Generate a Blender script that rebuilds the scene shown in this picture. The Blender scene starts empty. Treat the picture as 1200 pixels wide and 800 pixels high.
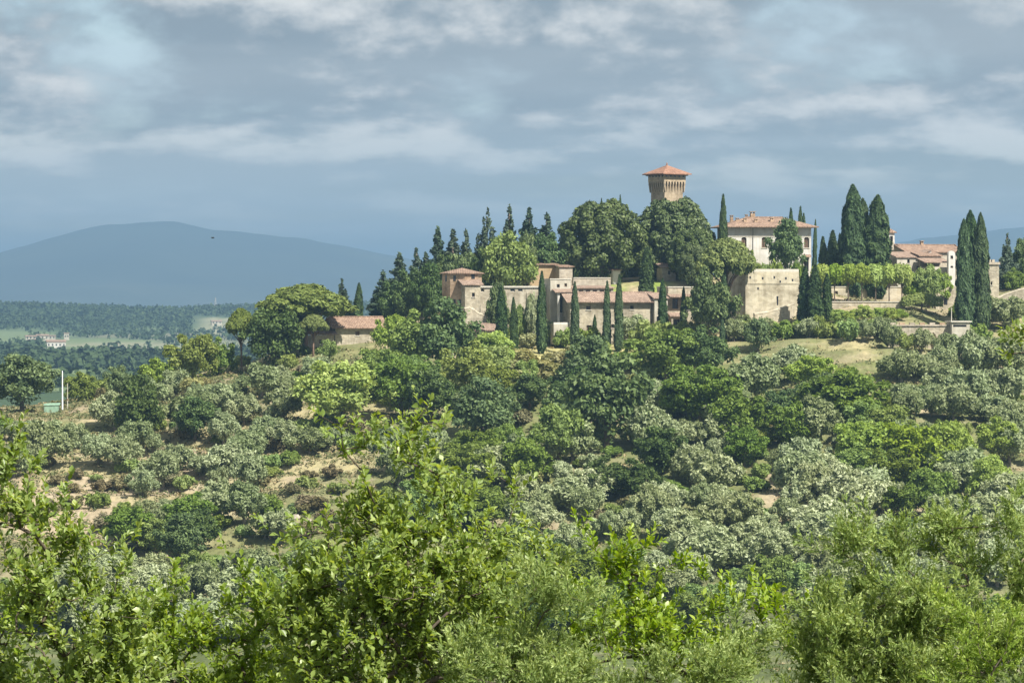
import bpy, math, random
import numpy as np
from mathutils import Vector, Matrix

# ------------------------------------------------------------------ camera, sky, sun, exposure
SC = bpy.context.scene
COL = SC.collection
F, HR = 4200.0, 350.0            # focal length in photo pixels, row of the horizon
R = math.radians
SUN_AZ, SUN_EL = 43.0, 50.0      # degrees to the right of straight behind the camera, elevation

cam_d = bpy.data.cameras.new('camera'); cam = bpy.data.objects.new('camera', cam_d); COL.objects.link(cam)
cam_d.sensor_width = 36.0; cam_d.lens = F / 1200.0 * 36.0
cam_d.clip_start = 0.5; cam_d.clip_end = 80000.0
cam.location = (0, 0, 0); cam.rotation_euler = (R(90) - math.atan((400 - HR) / F), 0, 0)
SC.camera = cam

sunv = Vector((math.cos(R(SUN_EL)) * math.sin(R(SUN_AZ)), -math.cos(R(SUN_EL)) * math.cos(R(SUN_AZ)), math.sin(R(SUN_EL))))
sun_d = bpy.data.lights.new('sun', 'SUN'); sun_d.energy = 5.0; sun_d.angle = R(0.6); sun_d.color = (1.0, 0.95, 0.87)
sun = bpy.data.objects.new('sun', sun_d); COL.objects.link(sun)
sun.rotation_euler = (-sunv).to_track_quat('-Z', 'Y').to_euler(); sun.location = (0, 0, 300)

world = bpy.data.worlds.new('World'); SC.world = world; world.use_nodes = True
def build_world():
    nt = world.node_tree; nt.nodes.clear()
    N = lambda t, **k: _mk(nt, t, **k)
    L = nt.links.new
    sky = N('ShaderNodeTexSky'); sky.sky_type = 'NISHITA'; sky.sun_disc = False
    sky.sun_elevation = R(SUN_EL)
    sky.sun_rotation = math.atan2(sunv.x, sunv.y)
    sky.air_density = 1.0; sky.dust_density = 1.5; sky.altitude = 300
    skys = N('ShaderNodeVectorMath'); skys.operation = 'SCALE'; L(sky.outputs[0], skys.inputs[0]); skys.inputs['Scale'].default_value = 0.09
    tc = N('ShaderNodeTexCoord'); nz = N('ShaderNodeVectorMath'); nz.operation = 'NORMALIZE'; L(tc.outputs['Generated'], nz.inputs[0])
    sp = N('ShaderNodeSeparateXYZ'); L(nz.outputs[0], sp.inputs[0])
    def M(op, a, b=None, c=None):
        m = N('ShaderNodeMath'); m.operation = op
        for i, v in enumerate((a, b, c)):
            if v is None: continue
            if isinstance(v, (int, float)): m.inputs[i].default_value = v
            else: L(v, m.inputs[i])
        return m.outputs[0]
    def sstep(x, a, b):
        m = N('ShaderNodeMapRange'); m.interpolation_type = 'SMOOTHSTEP'
        L(x, m.inputs['Value']); m.inputs['From Min'].default_value = a; m.inputs['From Max'].default_value = b
        return m.outputs['Result']
    zc = M('MAXIMUM', sp.outputs['Z'], 0.0)
    den = M('ADD', zc, 0.055)
    u = M('MULTIPLY', sp.outputs['X'], 10.0); v = M('DIVIDE', sp.outputs['Y'], den)
    def cloud(sx, sy, ox, oy, scale, detail, rough, dist):
        cb = N('ShaderNodeCombineXYZ'); L(M('MULTIPLY_ADD', u, sx, ox), cb.inputs[0]); L(M('MULTIPLY_ADD', v, sy, oy), cb.inputs[1])
        n = N('ShaderNodeTexNoise'); n.noise_dimensions = '2D'; L(cb.outputs[0], n.inputs['Vector'])
        n.inputs['Scale'].default_value = scale; n.inputs['Detail'].default_value = detail
        n.inputs['Roughness'].default_value = rough; n.inputs['Distortion'].default_value = dist
        return n.outputs['Fac']
    NA = (1.15, 0.35, 65.9, 2.6, 1.0, 7.0, 0.56, 0.0)
    deck = cloud(*NA)                                              # cumulus deck ...
    above = cloud(NA[0], NA[1], NA[2] + 0.10, NA[3] - 0.20, *NA[4:])   # ... and the same a little higher: lit heads, grey undersides
    low = cloud(0.5, 0.62, 1.3, 9.4, 0.9, 5.0, 0.5, 0.2)          # flat far layers
    hi = sstep(sp.outputs['Z'], 0.01, 0.06)
    deckm = M('MULTIPLY', sstep(deck, 0.25, 0.45), M('MULTIPLY_ADD', hi, 0.85, 0.15))
    lit = sstep(M('ADD', M('SUBTRACT', deck, above), M('MULTIPLY', M('SUBTRACT', deck, 0.5), 0.25)), -0.05, 0.20)
    lowm = M('MULTIPLY', sstep(low, 0.30, 0.62), 0.6)
    def mix(f, a, b):
        m = N('ShaderNodeMix'); m.data_type = 'RGBA'
        L(f, m.inputs['Factor'])
        for s, x in (('A', a), ('B', b)):
            sock = [i for i in m.inputs if i.name == s and i.type == 'RGBA'][0]
            if isinstance(x, tuple): sock.default_value = x
            else: L(x, sock)
        return [o for o in m.outputs if o.type == 'RGBA'][0]
    c = mix(M('MULTIPLY', lowm, 1.0), skys.outputs[0], (0.35, 0.41, 0.455, 1))
    c = mix(deckm, c, mix(lit, mix(sstep(low, 0.35, 0.65), (0.165, 0.19, 0.208, 1), (0.235, 0.258, 0.27, 1)), (0.51, 0.50, 0.475, 1)))
    bg = N('ShaderNodeBackground'); L(c, bg.inputs['Color']); bg.inputs['Strength'].default_value = 1.0
    out = N('ShaderNodeOutputWorld'); L(bg.outputs[0], out.inputs['Surface'])
def _mk(nt, t, **k):
    n = nt.nodes.new(t)
    for a, b in k.items(): setattr(n, a, b)
    return n
build_world()

vs = SC.view_settings
SC.display_settings.display_device = 'sRGB'
vs.view_transform = 'Standard'; vs.look = 'None'; vs.exposure = 0.95; vs.gamma = 1.0; vs.use_curve_mapping = False
cy = SC.cycles
cy.max_bounces = 5; cy.diffuse_bounces = 3; cy.glossy_bounces = 2; cy.transmission_bounces = 3; cy.volume_bounces = 0; cy.transparent_max_bounces = 6
cy.use_denoising = True; cy.caustics_reflective = False; cy.caustics_refractive = False
cy.sample_clamp_indirect = 4.0

# ------------------------------------------------------------------ helpers
rng = np.random.default_rng(11)
random.seed(5)

def W(px, row, D):
    return Vector(((px - 600) / F * D, D, -(row - HR) / F * D))
def link(o, parent=None):
    COL.objects.link(o)
    if parent is not None: o.parent = parent
    return o
def empty(name, loc, rz=0.0):
    o = bpy.data.objects.new(name, None); o.empty_display_size = 1.0
    o.location = loc; o.rotation_euler = (0, 0, rz); return link(o)
def tag(o, label=None, cat=None, group=None, kind=None):
    if label: o['label'] = label
    if cat: o['category'] = cat
    if group: o['group'] = group
    if kind: o['kind'] = kind
    return o

def np_mesh(name, verts, faces, k, mat=None, attrs=None, smooth=False):
    """verts (n,3), faces (m,k) -> mesh"""
    me = bpy.data.meshes.new(name)
    verts = np.asarray(verts, dtype=np.float32); faces = np.asarray(faces, dtype=np.int32)
    me.vertices.add(len(verts)); me.vertices.foreach_set('co', verts.ravel())
    me.loops.add(faces.size); me.loops.foreach_set('vertex_index', faces.ravel())
    me.polygons.add(len(faces))
    me.polygons.foreach_set('loop_start', np.arange(len(faces), dtype=np.int32) * k)
    me.polygons.foreach_set('loop_total', np.full(len(faces), k, dtype=np.int32))
    if smooth: me.polygons.foreach_set('use_smooth', np.ones(len(faces), dtype=bool))
    for an, (typ, dom, data) in (attrs or {}).items():
        a = me.attributes.new(an, typ, dom)
        a.data.foreach_set('color' if typ == 'FLOAT_COLOR' else 'value', np.asarray(data, dtype=np.float32).ravel())
    if mat: me.materials.append(mat)
    me.update(calc_edges=True); me.validate()
    return me

class MB:
    def __init__(s): s.v = []; s.f = []
    def add(s, v, f):
        b = len(s.v); s.v += [tuple(p) for p in v]; s.f += [tuple(i + b for i in q) for q in f]; return s
    def quad(s, a, b, c, d): return s.add([a, b, c, d], [(0, 1, 2, 3)])
    def box(s, x0, x1, y0, y1, z0, z1, bot=True):
        v = [(x0, y0, z0), (x1, y0, z0), (x1, y1, z0), (x0, y1, z0), (x0, y0, z1), (x1, y0, z1), (x1, y1, z1), (x0, y1, z1)]
        f = [(4, 5, 6, 7), (0, 1, 5, 4), (1, 2, 6, 5), (2, 3, 7, 6), (3, 0, 4, 7)]
        if bot: f.append((3, 2, 1, 0))
        return s.add(v, f)
    def slab(s, polys, t):
        """polys: list of point lists forming a top surface; extruded straight down by t"""
        idx = {}; V = []; FS = []
        def gi(p):
            k = tuple(round(c, 4) for c in p)
            if k not in idx: idx[k] = len(V); V.append(k)
            return idx[k]
        for p in polys: FS.append([gi(q) for q in p])
        n = len(V); ec = {}
        for q in FS:
            for a, b in zip(q, q[1:] + q[:1]): ec[(a, b)] = 1
        vv = V + [(x, y, z - t) for x, y, z in V]
        ff = [tuple(q) for q in FS] + [tuple(i + n for i in reversed(q)) for q in FS]
        for (a, b) in ec:
            if (b, a) not in ec: ff.append((a, a + n, b + n, b))
        return s.add(vv, ff)
    def tube(s, pts, rad, n=6):
        pts = [Vector(p) for p in pts]; base = len(s.v); m = len(pts)
        for i, p in enumerate(pts):
            d = (pts[min(i + 1, m - 1)] - pts[max(i - 1, 0)]).normalized()
            a = d.orthogonal().normalized(); b = d.cross(a)
            if i and False: pass
            r = rad[i] if hasattr(rad, '__len__') else rad
            for k in range(n):
                t = 2 * math.pi * k / n; s.v.append(tuple(p + a * (r * math.cos(t)) + b * (r * math.sin(t))))
        for i in range(m - 1):
            for k in range(n):
                s.f.append((base + i * n + k, base + i * n + (k + 1) % n, base + (i + 1) * n + (k + 1) % n, base + (i + 1) * n + k))
        s.f.append(tuple(base + k for k in reversed(range(n)))); s.f.append(tuple(base + (m - 1) * n + k for k in range(n)))
        return s
    def mesh(s, name, mat, smooth=False):
        me = bpy.data.meshes.new(name); me.from_pydata(s.v, [], s.f); me.materials.append(mat); me.update()
        if smooth: me.polygons.foreach_set('use_smooth', np.ones(len(me.polygons), dtype=bool))
        return me
    def build(s, name, mat, parent=None, smooth=False):
        return link(bpy.data.objects.new(name, s.mesh(name, mat, smooth)), parent)

# value noise on arrays
def _h(ix, iy, seed):
    n = (ix * 374761393 + iy * 668265263 + seed * 1442695041) & 0xffffffff
    n = ((n ^ (n >> 13)) * 1274126177) & 0xffffffff
    return ((n ^ (n >> 16)) & 0xffff) / 65535.0
def vnoise(x, y, seed=0):
    x = np.asarray(x, dtype=np.float64); y = np.asarray(y, dtype=np.float64)
    ix = np.floor(x).astype(np.int64); iy = np.floor(y).astype(np.int64)
    fx = x - ix; fy = y - iy; fx = fx * fx * (3 - 2 * fx); fy = fy * fy * (3 - 2 * fy)
    a = _h(ix, iy, seed); b = _h(ix + 1, iy, seed); c = _h(ix, iy + 1, seed); d = _h(ix + 1, iy + 1, seed)
    return (a * (1 - fx) + b * fx) * (1 - fy) + (c * (1 - fx) + d * fx) * fy
def fbm(x, y, seed=0, o=4):
    s = 0; a = 0.5; t = 0
    for i in range(o):
        s = s + a * vnoise(np.asarray(x) * 2 ** i, np.asarray(y) * 2 ** i, seed + i * 7); t += a; a *= 0.5
    return s / t
def sm(x, a, b):
    t = np.clip((np.asarray(x, dtype=np.float64) - a) / (b - a), 0, 1); return t * t * (3 - 2 * t)

# ------------------------------------------------------------------ materials
def new_mat(name):
    m = bpy.data.materials.new(name); m.use_nodes = True
    nt = m.node_tree; bs = nt.nodes['Principled BSDF']
    return m, nt, bs
def nd(nt, t, **k):
    n = nt.nodes.new(t)
    for a, b in k.items(): setattr(n, a, b)
    return n
def noise(nt, vec, scale, detail=4, rough=0.55):
    n = nd(nt, 'ShaderNodeTexNoise'); n.inputs['Scale'].default_value = scale
    n.inputs['Detail'].default_value = detail; n.inputs['Roughness'].default_value = rough
    if vec is not None: nt.links.new(vec, n.inputs['Vector'])
    return n.outputs['Fac']
def ramp(nt, fac, stops):
    r = nd(nt, 'ShaderNodeValToRGB'); e = r.color_ramp.elements
    while len(e) < len(stops): e.new(0.5)
    for i, (p, c) in enumerate(stops): e[i].position = p; e[i].color = (*c, 1)
    nt.links.new(fac, r.inputs['Fac']); return r.outputs['Color']
def mixc(nt, f, a, b, mode='MIX'):
    m = nd(nt, 'ShaderNodeMix', data_type='RGBA', blend_type=mode)
    if isinstance(f, (int, float)): m.inputs[0].default_value = f
    else: nt.links.new(f, m.inputs[0])
    for i, x in ((6, a), (7, b)):
        if isinstance(x, tuple): m.inputs[i].default_value = (*x[:3], 1)
        else: nt.links.new(x, m.inputs[i])
    return m.outputs[2]
def mr(nt, x, a, b, c=0.0, d=1.0):
    m = nd(nt, 'ShaderNodeMapRange'); nt.links.new(x, m.inputs['Value'])
    for k, v in (('From Min', a), ('From Max', b), ('To Min', c), ('To Max', d)): m.inputs[k].default_value = v
    return m.outputs['Result']
def bump(nt, bs, h, strength, dist):
    b = nd(nt, 'ShaderNodeBump'); b.inputs['Strength'].default_value = strength; b.inputs['Distance'].default_value = dist
    nt.links.new(h, b.inputs['Height']); nt.links.new(b.outputs[0], bs.inputs['Normal'])

def stone_mat(name, c1, c2, c3, course=0.35, mortar=0.35):
    m, nt, bs = new_mat(name); tc = nd(nt, 'ShaderNodeTexCoord').outputs['Object']
    vo = nd(nt, 'ShaderNodeTexVoronoi'); mp = nd(nt, 'ShaderNodeMapping'); mp.inputs['Scale'].default_value = (1, 1, 1.9)
    nt.links.new(tc, mp.inputs['Vector']); nt.links.new(mp.outputs[0], vo.inputs['Vector']); vo.inputs['Scale'].default_value = 1 / course / 1.6
    sp = nd(nt, 'ShaderNodeSeparateColor'); nt.links.new(vo.outputs['Color'], sp.inputs[0])
    stones = ramp(nt, sp.outputs[0], [(0.0, c2), (0.5, c1), (1.0, c3)])
    big = noise(nt, tc, 0.22, 5, 0.6)
    w = ramp(nt, big, [(0.3, (0.52, 0.49, 0.44)), (0.5, (0.95, 0.94, 0.92)), (0.72, (1.15, 1.1, 1.0))])
    col = mixc(nt, 1.0, mixc(nt, mortar, stones, c1), w, 'MULTIPLY')
    mp2 = nd(nt, 'ShaderNodeMapping'); mp2.inputs['Scale'].default_value = (1.4, 1.4, 0.12); nt.links.new(tc, mp2.inputs['Vector'])
    st = ramp(nt, noise(nt, mp2.outputs[0], 1.0, 4, 0.6), [(0.35, (0.62, 0.6, 0.55)), (0.5, (1, 1, 1))])
    col = mixc(nt, 0.55, col, mixc(nt, 1.0, col, st, 'MULTIPLY'))
    nt.links.new(col, bs.inputs['Base Color']); bs.inputs['Roughness'].default_value = 0.92; bs.inputs['Specular IOR Level'].default_value = 0.2
    bump(nt, bs, noise(nt, tc, 3.0, 4), 0.5, 0.08)
    return m
def plaster_mat(name, c, dirt=0.7):
    m, nt, bs = new_mat(name); tc = nd(nt, 'ShaderNodeTexCoord').outputs['Object']
    w = ramp(nt, noise(nt, tc, 0.35, 6, 0.65), [(0.3, (dirt, dirt * 0.97, dirt * 0.92)), (0.6, (1, 1, 1))])
    mp2 = nd(nt, 'ShaderNodeMapping'); mp2.inputs['Scale'].default_value = (1.6, 1.6, 0.1); nt.links.new(tc, mp2.inputs['Vector'])
    st = ramp(nt, noise(nt, mp2.outputs[0], 1.0, 4, 0.6), [(0.36, (0.88, 0.865, 0.83)), (0.5, (1, 1, 1))])
    col = mixc(nt, 1.0, mixc(nt, 1.0, (*c, 1), w, 'MULTIPLY'), st, 'MULTIPLY')
    nt.links.new(col, bs.inputs['Base Color']); bs.inputs['Roughness'].default_value = 0.9; bs.inputs['Specular IOR Level'].default_value = 0.2
    return m
def tile_mat(name, c1, c2, c3):
    m, nt, bs = new_mat(name); tc = nd(nt, 'ShaderNodeTexCoord').outputs['Object']
    vo = nd(nt, 'ShaderNodeTexVoronoi'); mp = nd(nt, 'ShaderNodeMapping'); mp.inputs['Scale'].default_value = (4.2, 2.4, 2.4)
    nt.links.new(tc, mp.inputs['Vector']); nt.links.new(mp.outputs[0], vo.inputs['Vector']); vo.inputs['Scale'].default_value = 1.0
    sp = nd(nt, 'ShaderNodeSeparateColor'); nt.links.new(vo.outputs['Color'], sp.inputs[0])
    t = ramp(nt, sp.outputs[0], [(0.0, c2), (0.5, c1), (1.0, c3)])
    w = ramp(nt, noise(nt, tc, 0.5, 5, 0.65), [(0.3, (0.7, 0.68, 0.66)), (0.6, (1.05, 1.03, 1.0))])
    nt.links.new(mixc(nt, 1.0, t, w, 'MULTIPLY'), bs.inputs['Base Color']); bs.inputs['Roughness'].default_value = 0.9
    wv = nd(nt, 'ShaderNodeTexWave'); wv.inputs['Scale'].default_value = 0.9; wv.inputs['Distortion'].default_value = 1.0; wv.bands_direction = 'X'; nt.links.new(tc, wv.inputs['Vector'])
    bump(nt, bs, wv.outputs['Fac'], 0.7, 0.12)
    return m
def plain_mat(name, c, rough=0.7, var=0.25, scale=2.0, metal=0.0):
    m, nt, bs = new_mat(name); tc = nd(nt, 'ShaderNodeTexCoord').outputs['Object']
    lo = tuple(x * (1 - var) for x in c); hi = tuple(min(1, x * (1 + var)) for x in c)
    nt.links.new(ramp(nt, noise(nt, tc, scale, 5, 0.6), [(0.3, lo), (0.7, hi)]), bs.inputs['Base Color'])
    bs.inputs['Roughness'].default_value = rough; bs.inputs['Metallic'].default_value = metal
    return m
def leaf_mat(name, dark, mid, light, trans=0.22, rough=0.6, spec=0.25, var=0.35, hue=0.02, tcol=None):
    """foliage: leaf tone from the mesh attribute 'tone', tree-to-tree change from Object Info random"""
    m, nt, bs = new_mat(name); L = nt.links.new
    at = nd(nt, 'ShaderNodeAttribute', attribute_name='tone')
    c = ramp(nt, at.outputs['Fac'], [(0.0, dark), (0.5, mid), (1.0, light)])
    oi = nd(nt, 'ShaderNodeObjectInfo')
    hs = nd(nt, 'ShaderNodeHueSaturation')
    L(mr(nt, oi.outputs['Random'], 0, 1, 0.5 - hue, 0.5 + hue), hs.inputs['Hue'])
    w = nd(nt, 'ShaderNodeTexWhiteNoise', noise_dimensions='1D'); L(oi.outputs['Random'], w.inputs['W'])
    L(mr(nt, w.outputs['Value'], 0, 1, 1 - var, 1 + var), hs.inputs['Value'])
    L(mr(nt, w.outputs['Value'], 0, 1, 1.12, 0.85), hs.inputs['Saturation'])
    L(c, hs.inputs['Color']); col = hs.outputs[0]
    L(col, bs.inputs['Base Color']); bs.inputs['Roughness'].default_value = rough; bs.inputs['Specular IOR Level'].default_value = spec
    tr = nd(nt, 'ShaderNodeBsdfTranslucent')
    tc_ = mixc(nt, 1.0, col, tcol or (1.35, 1.25, 0.6), 'MULTIPLY'); L(tc_, tr.inputs['Color'])
    mx = nd(nt, 'ShaderNodeMixShader'); mx.inputs[0].default_value = trans
    L(bs.outputs[0], mx.inputs[1]); L(tr.outputs[0], mx.inputs[2])
    L(mx.outputs[0], nt.nodes['Material Output'].inputs['Surface'])
    return m

M = {}
M['tower'] = stone_mat('tower_stone', (0.36, 0.29, 0.205), (0.26, 0.205, 0.14), (0.45, 0.37, 0.265))
M['stone'] = stone_mat('wall_stone', (0.40, 0.36, 0.275), (0.27, 0.24, 0.185), (0.52, 0.475, 0.375))
M['bastion'] = stone_mat('bastion_stone', (0.43, 0.39, 0.29), (0.32, 0.285, 0.21), (0.52, 0.475, 0.365), 0.6)
M['grey_stone'] = stone_mat('grey_stone', (0.42, 0.37, 0.30), (0.32, 0.28, 0.22), (0.52, 0.47, 0.38))
M['rust_stone'] = stone_mat('rust_stone', (0.40, 0.29, 0.20), (0.30, 0.21, 0.14), (0.50, 0.38, 0.27))
M['white'] = plaster_mat('white_plaster', (0.60, 0.58, 0.53), 0.72)
M['cream'] = plaster_mat('cream_plaster', (0.50, 0.465, 0.38), 0.55)
M['ochre'] = plaster_mat('ochre_plaster', (0.44, 0.33, 0.20), 0.7)
M['tile'] = tile_mat('roof_tile', (0.255, 0.17, 0.12), (0.185, 0.12, 0.085), (0.33, 0.23, 0.165))
M['tile_red'] = tile_mat('red_roof_tile', (0.28, 0.15, 0.10), (0.22, 0.115, 0.075), (0.34, 0.195, 0.13))
M['tile_pale'] = tile_mat('pale_roof_tile', (0.28, 0.20, 0.15), (0.21, 0.145, 0.11), (0.36, 0.265, 0.20))
M['garden_wall'] = stone_mat('garden_wall_stone', (0.47, 0.425, 0.33), (0.33, 0.295, 0.225), (0.58, 0.535, 0.43), 0.5)
M['dark'] = plain_mat('dark_glass_and_holes', (0.022, 0.022, 0.025), 0.25)  # glass of windows; in open holes this dark colour stands in for shade
M['wood'] = plain_mat('weathered_wood', (0.12, 0.075, 0.045), 0.8)
M['eave_wood'] = plain_mat('eave_wood', (0.16, 0.11, 0.07), 0.85)
M['bark'] = plain_mat('bark', (0.13, 0.10, 0.075), 0.95, 0.4, 1.5)
M['bark_grey'] = plain_mat('olive_bark', (0.20, 0.175, 0.14), 0.95, 0.4, 1.5)
M['bark_pine'] = plain_mat('pine_bark', (0.20, 0.13, 0.09), 0.95, 0.4, 1.5)
M['twig'] = plain_mat('twig_bark', (0.075, 0.058, 0.04), 0.9, 0.4, 20)
M['iron'] = plain_mat('dark_iron', (0.05, 0.045, 0.04), 0.6)
M['pole'] = plain_mat('pale_pole', (0.78, 0.80, 0.80), 0.5, 0.08)
M['cap'] = plain_mat('stone_cap', (0.50, 0.465, 0.385), 0.85, 0.12)
M['tarp'] = plain_mat('green_tarp', (0.22, 0.34, 0.24), 0.6, 0.2)
M['bird'] = plain_mat('bird_feather', (0.02, 0.02, 0.022), 0.8)

M['olive'] = leaf_mat('olive_leaf', (0.15, 0.187, 0.075), (0.262, 0.308, 0.142), (0.39, 0.44, 0.232), 0.28, 0.55, 0.35, 0.22, 0.012, (1.0, 1.05, 0.75))
M['olive_pale'] = leaf_mat('pale_olive_leaf', (0.18, 0.217, 0.09), (0.315, 0.36, 0.175), (0.48, 0.525, 0.305), 0.28, 0.55, 0.35, 0.2, 0.012, (1.0, 1.05, 0.75))
M['oak'] = leaf_mat('oak_leaf', (0.0952, 0.14, 0.02912), (0.1848, 0.2554, 0.056), (0.28, 0.364, 0.0896), 0.3, 0.6, 0.25, 0.25, 0.02)
M['lime'] = leaf_mat('young_leaf', (0.1404, 0.1998, 0.0324), (0.2592, 0.351, 0.0594), (0.378, 0.4752, 0.0972), 0.34, 0.6, 0.25, 0.18, 0.01)
M['holm'] = leaf_mat('holm_oak_leaf', (0.042, 0.063, 0.021), (0.08925, 0.1239, 0.0399), (0.1575, 0.1995, 0.0735), 0.15, 0.55, 0.3, 0.12, 0.012)
M['dark_leaf'] = leaf_mat('dark_leaf', (0.046, 0.0805, 0.0253), (0.0989, 0.1518, 0.046), (0.1725, 0.2357, 0.07475), 0.22, 0.6, 0.25, 0.25, 0.015)
M['cypress'] = leaf_mat('cypress_leaf', (0.024, 0.046, 0.018), (0.054, 0.094, 0.030), (0.10, 0.155, 0.048), 0.1, 0.65, 0.2, 0.2, 0.012)
M['conifer'] = leaf_mat('conifer_needle', (0.022, 0.040, 0.022), (0.046, 0.076, 0.040), (0.09, 0.13, 0.07), 0.08, 0.65, 0.2, 0.25, 0.02)
M['pine'] = leaf_mat('pine_needle', (0.08, 0.11, 0.028), (0.155, 0.20, 0.05), (0.24, 0.285, 0.08), 0.2, 0.65, 0.2, 0.12, 0.01)
M['far_leaf'] = leaf_mat('far_wood_leaf', (0.035, 0.055, 0.025), (0.055, 0.082, 0.036), (0.08, 0.11, 0.05), 0.1, 0.8, 0.1, 0, 0)
M['straw'] = leaf_mat('yellow_bush_leaf', (0.14, 0.15, 0.055), (0.27, 0.27, 0.105), (0.42, 0.40, 0.18), 0.25, 0.7, 0.15, 0.15, 0.02)
M['dry'] = leaf_mat('dry_shrub_leaf', (0.10, 0.09, 0.045), (0.185, 0.165, 0.085), (0.29, 0.255, 0.14), 0.15, 0.8, 0.1, 0.2, 0.02)
# ------------------------------------------------------------------ terrain
COLS = [-600, 0, 150, 270, 370, 470, 540, 660, 780, 850, 940, 1000, 1060, 1110, 1160, 1200, 1800]
DG = [520, 560, 600, 640, 660, 675, 690, 700, 712, 725, 750, 780, 850, 950]
PROF = {
 -600: [690,610,540,495,485,480,480,485,495,510,530,550,590,640],
 0:    [695,615,545,497,484,478,478,484,495,510,530,550,590,640],
 150:  [695,612,540,492,474,464,460,462,470,480,500,525,580,640],
 270:  [692,605,530,478,458,445,434,430,432,440,460,490,560,640],
 370:  [690,595,520,462,440,424,410,402,396,394,402,430,530,640],
 470:  [688,590,512,455,435,420,408,400,388,375,365,370,480,620],
 540:  [688,590,512,455,432,418,406,398,375,350,338,338,420,600],
 660:  [688,590,512,455,432,420,410,406,366,336,328,328,400,600],
 780:  [690,590,512,455,430,415,404,398,360,332,324,322,400,600],
 850:  [690,590,512,452,425,404,385,376,345,328,322,322,400,600],
 940:  [690,590,512,450,418,392,372,362,338,324,322,324,400,600],
 1000: [692,592,514,448,412,388,368,356,350,345,342,345,420,600],
 1060: [694,594,516,450,414,390,372,360,354,348,344,348,430,600],
 1110: [696,596,520,455,418,396,380,368,358,350,345,350,430,600],
 1160: [698,600,525,460,425,402,385,372,352,340,335,340,420,600],
 1200: [700,602,528,464,430,404,384,366,348,336,330,332,410,600],
 1800: [700,602,528,464,430,404,384,366,348,336,330,332,410,600]}
NEAR_D = [-400, -40, 0, 4, 20, 60, 150, 300, 450]
NEAR_Z = [6.0, -1.0, -1.9, -2.6, -7.0, -21.0, -46.0, -64.0, -63.0]
FAR_D = [1150, 1500, 1800, 2200, 2500, 2800, 3150, 3600, 4000, 4400, 4800, 5300, 7500, 60000]
FAR_ROW = [485, 462, 446, 430, 424, 416, 405, 396, 391, 374, 0, 0, 0, 0]
RIDGE_PX = [-900, -300, 0, 100, 150, 200, 240, 280, 400, 700, 1000, 1300, 2000]
RIDGE_ROW = [362, 356, 358, 358, 361, 366, 364, 361, 358, 362, 366, 360, 362]
HILL_D = np.array(NEAR_D + DG + FAR_D, dtype=float)
def _colz(c):
    z = list(NEAR_Z) + [-(r - HR) / F * d for r, d in zip(PROF[c], DG)]
    for d, r in zip(FAR_D, FAR_ROW):
        if d == 4800: r = np.interp(c, RIDGE_PX, RIDGE_ROW)
        if d == 5300: z.append(-(np.interp(c, RIDGE_PX, RIDGE_ROW) + 8 - HR) / F * d); continue
        z.append(-(r - HR) / F * d if d < 7000 else -120.0)
    return z
ZT = np.array([_colz(c) for c in COLS])       # columns x distances
def terrain_z(x, y):
    x = np.atleast_1d(np.asarray(x, dtype=float)); y = np.atleast_1d(np.asarray(y, dtype=float))
    px = 600 + F * x / np.maximum(y, 300.0)
    px = px + (vnoise(x / 40, y / 40, 3) - 0.5) * 25 * (y < 1000)
    ci = np.clip(np.searchsorted(COLS, px) - 1, 0, len(COLS) - 2); ca = np.array(COLS, dtype=float)
    t = np.clip((px - ca[ci]) / (ca[ci + 1] - ca[ci]), 0, 1); t = t * t * (3 - 2 * t)
    di = np.clip(np.searchsorted(HILL_D, y) - 1, 0, len(HILL_D) - 2)
    s = np.clip((y - HILL_D[di]) / (HILL_D[di + 1] - HILL_D[di]), 0, 1)
    z0 = ZT[ci, di] * (1 - t) + ZT[ci + 1, di] * t; z1 = ZT[ci, di + 1] * (1 - t) + ZT[ci + 1, di + 1] * t
    z = z0 * (1 - s) + z1 * s
    hill = sm(y, 440, 500) * (1 - sm(y, 672, 690))
    h = 2.0                                             # terraces cut into the slope
    q = z + (fbm(x / 35, y / 35, 21, 3) - 0.5) * 3.0
    fr = q / h - np.floor(q / h); st = (np.floor(q / h) + sm(fr, 0.62, 0.95)) * h - (q - z)
    z = z + (st - z) * 0.8 * hill
    z = z + (fbm(x / 9, y / 9, 5, 3) - 0.5) * 0.9 * sm(y, 60, 200) * (1 - 0.6 * sm(y, 690, 700) * (1 - sm(y, 780, 850)))
    z = z + (fbm(x / 160, y / 160, 8, 4) - 0.5) * 10 * sm(y, 1000, 1600)
    return z
def tz(x, y): return float(terrain_z(x, y)[0])
_dd = np.arange(455, 790, 0.6)
def hit(px, row):
    """where a line of sight through (px,row) meets the hillside"""
    xs = (px - 600) / F * _dd; zs = terrain_z(xs, _dd); rows = HR - zs / _dd * F
    k = np.argmax(rows <= row)
    if rows[k] > row: k = int(np.argmin(rows[:420]))
    return float(xs[k]), float(_dd[k]), float(zs[k])

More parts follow.
